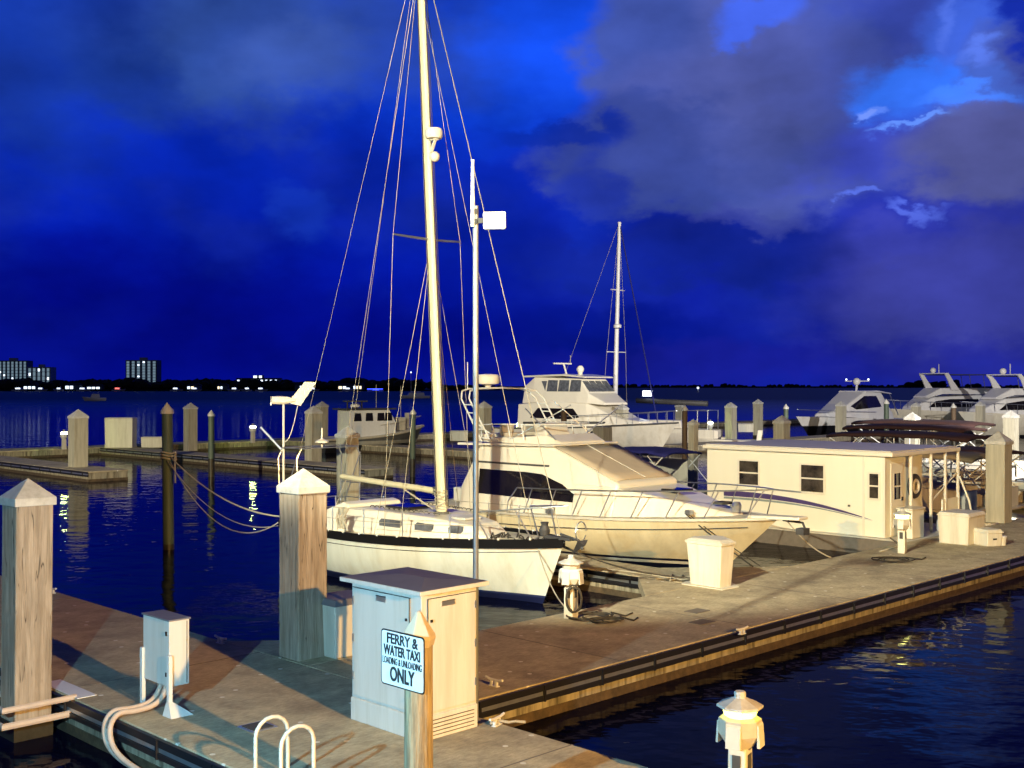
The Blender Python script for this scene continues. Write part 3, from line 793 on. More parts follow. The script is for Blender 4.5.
pedestal((XP(706, 92), 90, DK), 'lit pedestal glowing on the far pier above the blue canopy boat', big=False, s=1.25)
pedestal((XP(519, 88), 88, DK), 'lit pedestal seen beside the stern of the far white motor yacht', big=False, s=1.2)

def coil(loc, label, rr=.32, n=3, m='rope_dark', name='cable_coil', cat='cable', r=.014):
    P = []; rnd = random.Random(loc[0])
    for i in range(n*14+1):
        a = 2*math.pi*i/14; q = rr*(1+.38*math.sin(a*.37+loc[0])+rnd.uniform(-.05,.05))
        P.append((q*math.cos(a)+.05*math.sin(a*.21), q*.8*math.sin(a)+.06*math.cos(a*.3), .015+.02*(i/14)*.7+.01*math.sin(a*1.7)))
    P.append((rr*1.9, -.1, .015)); P.append((rr*2.6, .1, .015))
    o = MB().tube(P, r, 6).build(name, m, smooth=True); return tag(o, label, cat, None, None, loc, 20)
coil(at(590, 618, DK+.005), 'dark shore cable loosely coiled on the pier beside the unlit pedestal', .33)
coil(at(607, 622, DK+.005), 'second loose loop of dark cable lying on the pier right of the unlit pedestal', .24)
coil(at(893, 561, DK+.005), 'dark shore cable coiled on the pier at the lit pedestal by the houseboat', .38)
# cable hanging on the unlit pedestal
P = []; pd = at(571, 618)
for i in range(43):
    a = 2*math.pi*i/14
    P.append((pd.x+.04+.13*math.cos(a)*(1+.1*math.sin(i)), pd.y-.17-.012*(i/14), pd.z+.36+.22*math.sin(a)*(1+.12*math.cos(i*.7))))
tag(MB().tube(P, .013, 6).build('hanging_cable', 'rope_dark', smooth=True), 'dark cable looped over the front of the unlit pedestal', 'cable')

# ------------------------------------------------------------------ cleats
def cleat(loc, label, rz=135, s=1):
    m = MB(); m.tube([(-.16,0,.10),(-.08,0,.085),(.08,0,.085),(.16,0,.10)], .018, 8)
    m.bar((-.05,0,0),(-.04,0,.09),.03,.04).bar((.05,0,0),(.04,0,.09),.03,.04); m.box(-.08,.08,-.03,.03,0,.012)
    o = m.build('cleat', 'white_metal', smooth='auto'); o.scale = (s,)*3
    return tag(o, label, 'cleat', 'dock cleats', None, loc, rz)
cleat(W(9.44, 15.85, DK), 'white cleat on the ferry dock edge nearest the weathered piling')
cleat(W(9.44, 22.0, DK), 'white cleat on the far edge of the ferry dock beside the left piling')
cleat(at(494, 686), 'white cleat on the pier right behind the cabinet')
cleat(at(742, 634) , 'cleat on the near edge of the pier below the three cornered box', 45)
cleat(at(497, 725), 'white cleat with a rope end at the foot of the cabinet', 60)
o = MB().tube([(0,0,.03),(.1,.06,.05),(.22,.02,.04),(.3,.1,.03),(.42,.06,.03)], .018, 6).build('rope_end', 'rope_white', smooth=True)
tag(o, 'short frayed rope end lying beside the cleat at the cabinet foot', 'rope', None, None, at(490, 726), 0)

# ------------------------------------------------------------------ hull tools
class Hull:
    def __init__(s, L, B, hs, hb, depth=.6, rake=1.0, transom=.8, full=2.2, mid=.42, power=1.8):
        s.L, s.B, s.hs, s.hb, s.depth, s.rake, s.tr, s.full, s.mid, s.pw = L, B, hs, hb, depth, rake, transom, full, mid, power
    def b(s, t):
        if t < s.mid: return s.B/2*(s.tr+(1-s.tr)*math.sin(math.pi/2*t/s.mid))
        u = (t-s.mid)/(1-s.mid); return s.B/2*max(0, (1-u**s.full))**.85
    def h(s, t): return s.hs+(s.hb-s.hs)*t**s.pw
    def pt(s, t, k, side=1):
        """k 0 = sheer, 1 = keel"""
        dp = s.depth*(1-t**4); z = s.h(t)-k*(s.h(t)+dp)
        m = 3.2-2.0*t**1.5
        w = s.b(t)*max(0, 1-k**m)**(.55+.35*t)
        x = -s.L/2+t*(s.L-s.rake*(k if t > 0 else 0))
        return Vector((x, side*w, z))
    def sheer(s, t, side=1, dz=0, inset=0):
        p = s.pt(t, 0, side); p.z += dz; p.y -= side*min(inset, abs(p.y)); return p
    def build(s, parent, m, n=30, lv=10, deck='nonskid', name='hull'):
        ts = [i/n for i in range(n+1)]
        secs = []
        for t in ts:
            ring = [s.pt(t, j/lv, 1) for j in range(lv+1)]+[s.pt(t, j/lv, -1) for j in range(lv-1, -1, -1)]
            secs.append(ring)
        mb = MB(); k = len(secs[0])
        vs = [p for c in secs for p in c]; fs = []
        for j in range(n):
            for i in range(k-1): fs.append((j*k+i, j*k+i+1, (j+1)*k+i+1, (j+1)*k+i))
        fs.append(tuple(range(k)))
        mb.add(vs, fs); h = mb.build(name, m, parent, smooth='auto')
        d = MB(); vs = []; fs = []
        for t in ts:
            a = s.sheer(t, 1, -.01); c = s.sheer(t, -1, -.01); vs += [a, Vector((a.x, 0, a.z+.05*min(1, a.y))), c]
        for j in range(n):
            fs += [(3*j, 3*j+1, 3*j+4, 3*j+3), (3*j+1, 3*j+2, 3*j+5, 3*j+4)]
        d.add(vs, fs).build('deck', deck, parent, smooth=True)
        return h
    def rail_line(s, side, t0, t1, dz, inset=.05, n=16):
        return [s.sheer(t0+(t1-t0)*i/n, side, dz, inset) for i in range(n+1)]
def cabin(parent, name, m, st, bevel=.05, smooth=False):
    """stations (x, z0, z1, w0, w1): rectangle sections lofted along x"""
    fine = []
    for a, b in zip(st[:-1], st[1:]):
        for k in range(5): fine.append([a[i]+(b[i]-a[i])*k/5 for i in range(5)])
    fine.append(list(st[-1]))
    secs = [[(x,-w0,z0),(x,w0,z0),(x,w1,z1),(x,-w1,z1)] for x,z0,z1,w0,w1 in fine]
    return MB().loft(secs).build(name, m, parent, bevel=bevel, smooth=smooth)
def side_y(st, x, z):
    st = sorted(st)
    for a, b in zip(st[:-1], st[1:]):
        if a[0] <= x <= b[0] or b is st[-1]:
            f = max(0, min(1, (x-a[0])/max(1e-6, b[0]-a[0])))
            z0, z1, w0, w1 = [a[i]+(b[i]-a[i])*f for i in range(1, 5)]
            g = (z-z0)/max(1e-6, z1-z0); return w0+(w1-w0)*g
    return st[0][3]
def panel(parent, name, m, st, poly, sides=(1, -1), off=.012, sub=6, depth=.04):
    """window on the cabin sides: poly of (x,z)"""
    xs = sorted(p[0] for p in poly); x0, x1 = xs[0], xs[-1]
    def span(x):
        zs = []
        for a, b in zip(poly, poly[1:]+poly[:1]):
            if abs(a[0]-b[0]) < 1e-9:
                if abs(a[0]-x) < 1e-6: zs += [a[1], b[1]]
            elif min(a[0], b[0])-1e-9 <= x <= max(a[0], b[0])+1e-9:
                zs.append(a[1]+(b[1]-a[1])*(x-a[0])/(b[0]-a[0]))
        return (min(zs), max(zs))
    X_ = sorted(set([round(x0+(x1-x0)*i/20, 4) for i in range(21)]+[round(x, 4) for x in xs[1:-1]]))
    X_ = [min(max(x, x0+1e-4), x1-1e-4) for x in X_]
    K = 5
    for sd in sides:
        mb = MB(); vo = []; n = K+1
        for o_ in (off, -depth):
            for x in X_:
                a, b = span(x)
                if b-a < .004: b = a+.004
                for k in range(n):
                    z = a+(b-a)*k/K; vo.append((x, sd*(side_y(st, x, z)+o_), z))
        m_ = len(X_); B_ = m_*n; fs = []
        for i in range(m_-1):
            for k in range(K):
                fs.append((i*n+k, (i+1)*n+k, (i+1)*n+k+1, i*n+k+1)); fs.append((B_+i*n+k, B_+i*n+k+1, B_+(i+1)*n+k+1, B_+(i+1)*n+k))
            for k in (0, K): fs.append((i*n+k, B_+i*n+k, B_+(i+1)*n+k, (i+1)*n+k))
        for i in (0, m_-1):
            for k in range(K): fs.append((i*n+k, i*n+k+1, B_+i*n+k+1, B_+i*n+k))
        mb.add(vo, fs); mb.build(name, m, parent)

# ------------------------------------------------------------------ the near sailboat
def build_sailboat():
    L, B = 8.9, 2.9
    CLp = 17.25; q0 = 15.75
    o = thing('sailboat', 'white sloop with black rail moored bow first behind the cabinet', 'sailboat', W(CLp, q0+L/2), -45)
    o.rotation_euler[0] = R(0)
    H = Hull(L, B, 1.06, 1.34, depth=.5, rake=.6, transom=.62, full=2.0, mid=.45)
    H.build(o, 'sail_hull')
    for sd in (1, -1):
        m = MB(); P = H.rail_line(sd, 0, 1, 0, 0, 30)
        # black rubbing band hugging the sheer
        vs = []; fs = []
        for i, p in enumerate(P):
            out = .03*sd
            vs += [p+Vector((0,out,.07)), p+Vector((0,out,-.12)), p+Vector((0,-.02*sd,-.10)), p+Vector((0,-.03*sd,.06))]
        for i in range(len(P)-1):
            for k in range(4): fs.append((4*i+k, 4*i+(k+1)%4, 4*i+4+(k+1)%4, 4*i+4+k))
        m.add(vs, fs).build('toe_rail', 'toe_rail', o)
        for i in range(14):
            p = H.sheer(.04+i*.069, sd, .07, -.02); MB().box(p.x-.02,p.x+.02,p.y-.02,p.y+.02,p.z-.02,p.z+.025).build('rail_stud', 'white_metal', o)
        m = MB().tube([H.pt(.03+i/24*.93, .14, sd)+Vector((0,.008*sd,0)) for i in range(25)], .008, 5)
        m.build('cove_line', 'vent_dark', o)
    # coachroof
    st = [(-1.9,1.1,1.62,.95,.80),(-1.0,1.1,1.66,1.0,.84),(1.0,1.12,1.62,.88,.70),(2.05,1.15,1.52,.62,.46),(2.6,1.18,1.28,.38,.28)]
    cabin(o, 'coachroof', 'gel', st, .06)
    for x0, x1 in ((-.45,.3),(.7,1.25),(1.62,2.0)):
        panel(o, 'window', 'glass_grey', st, [(x0+.04,1.33),(x1-.04,1.33),(x1,1.38),(x1-.02,1.48),(x0+.06,1.49),(x0,1.43)], depth=.02)
    cs = [(-4.1,1.0,1.30,1.0,.95),(-2.9,1.05,1.36,1.12,1.0),(-1.95,1.05,1.75,1.08,.80),(-1.7,1.05,1.70,1.02,.8)]
    cabin(o, 'cockpit_coaming', 'gel', cs, .06)
    MB().box(-4.0,-2.5,-.55,.55,1.32,1.345).build('cockpit_well', 'vent_dark', o)
    MB().box(-.9,-.1,-.35,.35,1.66,1.72).build('companion_hatch', 'glass_dark', o, bevel=.02)
    MB().box(1.3,1.75,-.25,.25,1.56,1.62).build('fore_hatch', 'gel_grey', o, bevel=.02)
    m = MB()                                        # hand rail chain on the coachroof
    for sd in (-1, 1):
        for i in range(14):
            x = -1.0+i*.16; z = 1.70-.002*i; y = sd*(.70-.012*i)
            m.tube([(x,y,z),(x+.04,y,z+.035),(x+.12,y,z+.035),(x+.16,y,z)], .012, 5)
    m.build('grab_rail', 'vent_dark', o)
    # mast: foot at local x
    mx = L/2-3.74; zb = 1.62; top = 14.6; lean = -.52
    # lean in world x; local vector of world -x:
    c = math.cos(R(45)); lv = Vector((c, c, 0))*lean      # world x -> local (rotated by +45)
    T = Vector((mx, 0, top))+lv; Bm = Vector((mx, 0, zb))
    def mp(z): return Bm.lerp(T, (z-zb)/(top-zb))
    ring = lambda p, a, b: [p+Vector((a*math.cos(R(t)), b*math.sin(R(t)), 0)) for t in range(0, 360, 30)]
    MB().loft([ring(mp(zb),.15,.105), ring(mp(6),.145,.10), ring(mp(11),.13,.09), ring(T,.10,.07)]).build('mast', 'mast', o, smooth='auto')
    MB().lathe([(.22,zb-.03),(.2,zb+.03),(.15,zb+.05)], 14, (mx,0)).build('mast_collar', 'vent_dark', o)
    m = MB()
    for k in range(3):
        for j in range(9):
            a = j*.7+k*2; z = zb+.12+.05*j; m.tube([mp(z)+Vector((.17*math.cos(a+t),.13*math.sin(a+t),.02*math.sin(3*t))) for t in (0,.5,1,1.5,2)], .012, 5)
    m.build('halyard_wraps', 'rope_white', o)
    m = MB()
    for dx, dy in ((.17,-.02),(.19,.04),(-.02,-.13)):
        m.tube([mp(zb+.2)+Vector((dx,dy,0)), mp(9)+Vector((dx*.9,dy*.9,0)), mp(14)+Vector((dx*.8,dy*.8,0))], .009, 5)
    m.build('halyards', 'rope_dark', o)
    # radar domes on the mast
    zr = 4.5+(386-140)/F*26.2
    rp = mp(zr)+Vector((.30,0,0))
    rd = MB().lathe([(.03,-.02),(.17,0),(.20,.06),(.20,.16),(.17,.22),(.1,.24)], 18).build('radar_dome', 'gel', o, smooth='auto'); rd.location = mp(zr-.05)+Vector((.24,.0,0))
    MB().bar((-.1,0,-.3),(.05,0,-.02),.06,.05).bar((-.16,0,-.02),(.1,0,-.02),.1,.04).build('radar_bracket', 'gel_grey', rd)
    zs = 4.5+(386-160)/F*26.2
    lg = MB().ball((0,0,0), .12, 1.0).build('steaming_light', 'gel', o, smooth=True); lg.location = mp(zs)+Vector((.24,0,0))
    # spreaders
    zsp = 4.5+(386-241)/F*26.2
    tips = {}
    for sd in (1, -1):
        a = mp(zsp); b = a+Vector((-.12, sd*1.0, .05)); tips[sd] = b
        MB().tube([a, b], .03, 8, r2=.022).build('spreader', 'steel', o, smooth='auto')
    # boom
    be = Vector((mx-3.75, .0, 2.25)); bs = mp(2.12)+Vector((-.2,0,0))
    MB().tube([bs, be], .075, 10, r2=.065).build('boom', 'mast', o, smooth='auto')
    MB().box(-.1,.1,-.05,.05,-.09,.09).build('gooseneck', 'vent_dark', o).location = bs+Vector((.06,0,0))
    # standing rigging
    def stay(a, b, r=.006, nm='stay', mt='wire'): MB().tube([a, b], r, 6).build(nm, mt, o)
    bow = H.sheer(.99, 1, .1); bow.y = 0
    stay(mp(14.3)+Vector((.1,0,0)), bow, .010, 'forestay')
    stay(mp(12.9)+Vector((.1,0,0)), Vector((mx+2.9,0,1.25)), .006, 'inner_forestay')
    for sd in (1, -1):
        ch = H.sheer(.53, sd, .05, .12); ch2 = H.sheer(.49, sd, .05, .14); ch3 = H.sheer(.58, sd, .05, .14)
        stay(mp(14.3), tips[sd], .006, 'upper_shroud'); stay(tips[sd], ch, .006, 'shroud')
        stay(mp(zsp-.05), ch2, .006, 'lower_shroud'); stay(mp(zsp-.05), ch3, .006, 'lower_shroud')
        stay(mp(14.4)+Vector((-.08,0,0)), H.sheer(.02, sd, .05, .05), .006, 'backstay')
    stay(mp(14.2), be+Vector((0,0,.1)), .007, 'topping_lift')
    stay(be+Vector((.2,0,0)), Vector((-3.4,0,1.3)), .012, 'mainsheet', 'rope_white')
    stay(bs+Vector((-1.2,0,0)), Vector((mx-.3,0,1.7)), .02, 'vang', 'rope_white')
    # stanchions and lifelines
    for sd in (1, -1):
        for t in (.18,.32,.46,.60,.74):
            p = H.sheer(t, sd, 0, .06); MB().tube([p, p+Vector((0,0,.62))], .013, 6).build('stanchion', 'steel', o)
        for dz in (.34, .6):
            MB().tube([H.sheer(t, sd, dz, .06) for t in (.04,.18,.32,.46,.60,.74,.86)], .006, 5).build('lifeline', 'wire', o)
    # pulpit
    P = [H.sheer(.80, 1, .62, .08), H.sheer(.90, 1, .68, .03), Vector((L/2+.08,0,bow.z+.64)), H.sheer(.90, -1, .68, .03), H.sheer(.80, -1, .62, .08)]
    pu = MB().tube(P, .018, 8)
    for a, b in ((H.sheer(.80,1,.62,.08), H.sheer(.84,1,0,.08)), (H.sheer(.90,1,.68,.03), H.sheer(.94,1,0,.03)), (H.sheer(.80,-1,.62,.08), H.sheer(.84,-1,0,.08)), (H.sheer(.90,-1,.68,.03), H.sheer(.94,-1,0,.03))):
        pu.tube([a, b], .016, 8)
    pu.build('pulpit', 'steel', o, smooth='auto')
    # anchor and roller
    MB().box(L/2-.5,L/2+.22,-.09,.09,bow.z-.06,bow.z).build('bow_roller', 'dark_gear', o, bevel=.01)
    an = MB().tube([(L/2-.1,0,bow.z+.05),(L/2+.38,0,bow.z-.03),(L/2+.5,0,bow.z-.2)], .03, 6)
    an.add([(L/2+.5,-.16,bow.z-.02),(L/2+.5,.16,bow.z-.02),(L/2+.2,0,bow.z-.34),(L/2+.56,0,bow.z-.12)], [(0,2,3),(1,3,2),(0,3,1),(0,1,2)])
    an.build('anchor', 'dark_gear', o)
    MB().tube([(L/2+.45+.0, .16*math.cos(a), bow.z+.15+.2*math.sin(a)) for a in [i*.45 for i in range(14)]], .012, 6).build('anchor_hoop', 'steel', o)
    MB().lathe([(.1,bow.z-.01),(.12,bow.z+.1),(.07,bow.z+.2),(.09,bow.z+.26)], 12, (L/2-.55,0)).build('windlass', 'dark_gear', o)
    rnd = random.Random(3); m = MB()
    for i in range(26):
        x = rnd.uniform(2.3, L/2-.4); y = rnd.uniform(-.35,.35)*(1-(x-2.3)/3)
        m.tube([(x,y,1.22),(x+rnd.uniform(-.2,.2),y+rnd.uniform(-.15,.15),1.30+rnd.uniform(0,.1)),(x+rnd.uniform(-.3,.3),y+rnd.uniform(-.2,.2),1.24)], .02, 5)
    m.build('deck_lines', 'rope_dark', o)
    # stern arch
    z0 = 1.05; za = 2.95
    ar = MB(); 
    for x in (-4.35, -3.55):
        ar.tube([(x,-.92,z0),(x-.02,-.98,za-.25),(x,-.85,za),(x,.85,za),(x-.02,.98,za-.25),(x,.92,z0)], .02, 8)
    for y in (-.9, 0, .9): ar.tube([(-4.35,y,za),(-3.55,y,za)], .018, 6)
    ar.tube([(-4.35,-.95,2.0),(-3.55,-.97,2.0)], .015, 6).tube([(-4.35,.95,2.0),(-3.55,.97,2.0)], .015, 6)
    ar.tube([(-4.35,-.95,1.2),(-3.55,-.97,2.8)], .015, 6).tube([(-4.35,.95,1.2),(-3.55,.97,2.8)], .015, 6)
    ar.build('stern_arch', 'steel', o, smooth='auto')
    pr = MB()
    for zz in (1.35, 1.62):
        pr.tube([H.sheer(.17,1,zz-1.07,.05), H.sheer(.0,1,zz-1.07,.05), H.sheer(0,-1,zz-1.07,.05), H.sheer(.17,-1,zz-1.07,.05)], .016, 6)
    for t, sd in ((.17,1),(0,1),(0,-1),(.17,-1)): pr.tube([H.sheer(t,sd,0,.05), H.sheer(t,sd,.56,.05)], .016, 6)
    pr.build('pushpit', 'steel', o)
    MB().lathe([(.02,2.96),(.02,3.05),(.17,3.08),(.17,3.12),(.03,3.18),(.02,3.2),(.02,3.45)], 12, (-3.6,-.2)).build('satellite_dome', 'gel', o, smooth='auto')
    # wind generator on its pole at the near quarter (starboard = -y)
    wp = (-4.32, -.86)
    MB().tube([(wp[0],wp[1],1.1),(wp[0],wp[1],4.05)], .028, 8).build('generator_pole', 'gel', o)
    wg = MB().loft([[Vector((x, r*math.cos(R(t)), r*math.sin(R(t)))) for t in range(0,360,40)] for x, r in ((-.32,.03),(-.28,.10),(-.1,.11),(.12,.09),(.3,.03))]).build('wind_generator', 'gel', o, smooth='auto')
    wg.location = (wp[0], wp[1], 4.14); wg.rotation_euler = (0, 0, R(58))
    MB().add([(.1,-.012,-.06),(.42,-.012,-.14),(.82,-.012,.46),(.52,-.012,.46),(.1,.012,-.06),(.42,.012,-.14),(.82,.012,.46),(.52,.012,.46)],
       [(0,1,2,3),(7,6,5,4),(0,4,5,1),(1,5,6,2),(2,6,7,3),(3,7,4,0)]).build('tail_fin', 'gel', wg)
    for k in range(3):
        a = 2*math.pi*k/3+.3
        b = MB().bar((-.31,.05*math.cos(a),.05*math.sin(a)),(-.31,.13*math.cos(a),.13*math.sin(a)),.012,.04); b.build('blade_root', 'gel_grey', wg)
    MB().tube(sag((wp[0]+.02,wp[1],3.1),(wp[0]+.25,wp[1]+.25,4.0),.25), .012, 5).build('generator_cable', 'gel_grey', o)
    MB().tube([(-4.35,-.9,2.9),(-4.9,-1.15,3.45)], .035, 6).build('outboard_davit', 'steel', o)
    # sail cover / bundle and lines by the shrouds
    m = MB()
    for i in range(10):
        t = .36+.01*(i%4); p = H.sheer(t, -1, .62, .0); m.tube([p+Vector((rnd.uniform(-.12,.12),rnd.uniform(-.03,.05),0)), p+Vector((rnd.uniform(-.15,.15),rnd.uniform(-.05,.05),-.25)), p+Vector((rnd.uniform(-.1,.1),0,-.48))], .022, 6)
    m.build('rope_bundle', 'rope_white', o)
build_sailboat()

# ------------------------------------------------------------------ the cream motor yacht
def build_yacht():
    L, B = 11.0, 3.9
    o = thing('motor_yacht', 'cream sport fishing yacht with dark side window and tubular radar arch, bow to the pier', 'motor yacht', W(22.8, 14.2+L/2), -45)
    H = Hull(L, B, 1.15, 1.50, depth=.5, rake=1.7, transom=.86, full=2.3, mid=.5, power=1.5)
    H.build(o, 'yacht_hull', n=36)
    for sd in (1, -1):
        MB().tube([H.sheer(i/30, sd, -.02, -.015) for i in range(31)], .035, 6).build('rub_rail', 'gel_grey', o)
        MB().tube([H.pt(i/30, .19-.05*(i/30), sd)+Vector((0,.01*sd,0)) for i in range(30)], .014, 5).build('knuckle_line', 'vent_dark', o)
    X = lambda q: L/2-(q-14.2)       # local x of a marina q
    # raised trunk on the foredeck
    tr = [(X(15.3),1.42,1.52,.25,.2),(X(16.3),1.35,1.72,.85,.62),(X(17.4),1.25,1.93,1.3,1.08),(X(18.3),1.2,2.05,1.5,1.3),(X(19.2),1.2,2.06,1.58,1.4)]
    cabin(o, 'trunk', 'gel', tr[::-1], .08)
    # deck house
    st = [(X(23.35),1.1,1.75,1.55,1.45),(X(22.75),1.1,2.86,1.6,1.32),(X(21.6),1.1,2.90,1.62,1.34),(X(20.1),1.15,2.94,1.60,1.26),(X(17.95),1.3,2.12,1.48,1.18)]
    cabin(o, 'deckhouse', 'gel', st, .07)
    panel(o, 'side_window', 'glass_dark', st, [(X(22.55),1.62),(X(19.05),1.60),(X(19.0),1.68),(X(19.6),2.02),(X(20.3),2.24),(X(20.9),2.27),(X(22.6),2.27)], off=.02, sub=8)
    panel(o, 'trim_line', 'vent_dark', st, [(X(22.7),2.43),(X(20.1),2.43),(X(20.1),2.48),(X(22.75),2.48)], off=.012, sub=4)
    # beige windscreen cover
    a = st[3]; b = st[4]
    m = MB(); g = lambda f, y, up=.022: Vector((a[0]+(b[0]-a[0])*f, y*((a[4]*(1-f)+b[4]*f)), a[2]+(b[2]-a[2])*f+up))
    vs = []; fs = []
    for i in range(6):
        f = .9*i/5+.04
        for j in range(7): vs.append(g(f, -0.96+1.92*j/6, .03+.012*math.sin(j*2.1+i)))
    for i in range(5):
        for j in range(6): fs.append((i*7+j, i*7+j+1, (i+1)*7+j+1, (i+1)*7+j))
    m.add(vs, fs); w = m.build('windscreen_cover', 'canvas_beige', o, smooth=True)
    md = w.modifiers.new('s', 'SOLIDIFY'); md.thickness = .025
    MB().tube([g(.04,.0,.05), g(.95,.0,.05)], .010, 5).build('cover_seam', 'gel', o)
    # roof overhang and flybridge
    fb = [(X(23.5),2.88,2.95,1.45,1.42),(X(20.0),2.95,3.0,1.33,1.26)]
    cabin(o, 'flybridge_deck', 'gel', fb, .03)
    cm = [(X(22.9),2.99,3.10,1.28,1.22),(X(21.6),2.98,3.14,1.25,1.18),(X(20.6),2.98,3.22,1.1,.95),(X(20.15),2.98,3.04,1.0,.85)]
    cabin(o, 'flybridge_coaming', 'gel', cm, .05)
    MB().box(X(21.4),X(20.9),-.55,.4,3.1,3.5, top=(X(21.45),X(21.05),-.5,.35)).build('helm_console', 'gel_grey', o, bevel=.05)
    for y in (-.75, .15):
        MB().box(X(22.2),X(21.8),y-.25,y+.25,3.0,3.25).box(X(22.3),X(22.19),y-.25,y+.25,3.15,3.45).build('helm_seat', 'canvas_beige', o, bevel=.05)
    MB().box(X(23.0),X(22.6),-1.1,1.1,3.0,3.2).build('bench_seat', 'gel', o, bevel=.05)
    m = MB()
    for sd in (1,-1):
        P = [(X(22.7),sd*1.28,3.08),(X(22.7),sd*1.28,3.45),(X(22),sd*1.26,3.48),(X(20.9),sd*1.1,3.48)]
        m.tube(P, .018, 6)
        for q in (22.2, 21.6, 21.1): m.tube([(X(q),sd*1.26,3.1),(X(q+.1),sd*1.26,3.5)], .015, 6)
    m.tube([(X(20.9),1.1,3.48),(X(20.5),0,3.48),(X(20.9),-1.1,3.48)], .018, 6)
    m.build('flybridge_rail', 'white_metal', o)
    # radar arch: ladder like legs, hoop across
    m = MB(); zt = 4.42
    for dx in (0, .32):
        P = [(X(22.5)+dx*1.1,-1.45,3.0),(X(23.3)+dx,-1.47,4.15),(X(23.45)+dx,-1.3,zt-.06),(X(23.5)+dx,-1.0,zt),(X(23.5)+dx,0,zt+.03),(X(23.5)+dx,1.0,zt),(X(23.45)+dx,1.3,zt-.06),(X(23.3)+dx,1.47,4.15),(X(22.5)+dx*1.1,1.45,3.0)]
        m.tube(P, .024, 8)
    for sd in (1,-1):
        for k in range(5):
            f = .1+k*.19; xa = X(22.5)+(X(23.3)-X(22.5))*f; z = 3.0+1.15*f
            m.tube([(xa,sd*1.46,z),(xa+.33,sd*1.46,z)], .018, 6)
        m.tube([(X(22.9),sd*1.46,3.6),(X(21.9),sd*1.4,3.05)], .018, 6)
    for y in (-.8,0,.8): m.tube([(X(23.5),y,zt+.02),(X(23.5)+.32,y,zt+.02)], .018, 6)
    m.build('radar_arch', 'white_metal', o, smooth='auto')
    rd = MB().lathe([(.07,0),(.1,.1),(.3,.14),(.33,.2),(.33,.34),(.28,.4),(.1,.42)], 20).build('radar_dome', 'gel', o, smooth='auto'); rd.location = (X(23.3), -.45, zt)
    MB().tube([(X(23.5),-1.05,zt),(X(23.5),-1.05,zt+.75)], .014, 6).build('whip_antenna', 'white_metal', o)
    m = MB()
    for q, y, q2, y2, z2 in ((21.6,-1.2,20.4,-.2,4.0),(20.8,1.2,21.6,.4,4.1),(21.0,.9,19.8,1.0,3.9),(20.3,-.9,21.4,-.9,3.9)):
        m.tube([(X(q),y,3.1),(X(q2),y2,z2)], .016, 6)
    m.build('bimini_struts', 'steel', o)
    # cockpit aft
    MB().box(X(24.95),X(23.4),-1.5,1.5,1.16,1.20).build('cockpit_sole', 'nonskid', o)
    MB().box(X(24.6),X(24.2),-.6,.6,1.2,1.6).build('bait_locker', 'gel', o, bevel=.04)
    # bow rail
    m = MB()
    for sd in (1,-1):
        top = [H.sheer(t, sd, .66-.02*t, .12) for t in [.40+.59*i/18 for i in range(19)]]
        m.tube(top, .018, 6)
        for i in range(8):
            t = .42+i*.075; m.tube([H.sheer(t+.03,sd,.645,.12), H.sheer(t,sd,.0,.14)], .014, 6)
        m.tube([H.sheer(.40,sd,.65,.12), H.sheer(.37,sd,.30,.12), H.sheer(.365,sd,0,.12)], .016, 6)
    tip = Vector((L/2+.55,0,1.5+.62)); m.tube([H.sheer(.99,1,.64,.12), tip, H.sheer(.99,-1,.64,.12)], .018, 6)
    m.build('bow_rail', 'steel', o)
    cabin(o, 'bow_pulpit', 'gel', [(L/2-.7,1.45,1.53,.28,.26),(L/2+.62,1.50,1.57,.2,.18)], .02)
    MB().tube([(L/2+.1,0,1.46),(L/2+.6,0,1.44),(L/2+.66,0,1.30)], .03, 6).box(L/2+.5,L/2+.7,-.13,.13,1.18,1.32).build('anchor', 'dark_gear', o)
    MB().box(X(15.9),X(15.6),-.2,.2,1.70,1.76).build('anchor_locker_lid', 'vent_dark', o)
    MB().box(X(17.35),X(16.8),-.3,.3,1.93,1.99, top=(X(17.35),X(16.8),-.3,.3)).build('fore_hatch', 'glass_dark', o, bevel=.02)
    MB().lathe([(.1,1.55),(.12,1.7),(.08,1.78)], 12, (L/2-1.15,.0)).build('windlass', 'steel', o)
    m = MB().box(X(16.1)-.05,X(16.1)+.1,-.95,-.8,1.5,1.60).box(X(19.9),X(19.7),-1.72,-1.6,1.3,1.4)
    m.build('deck_cleats', 'steel', o)
build_yacht()

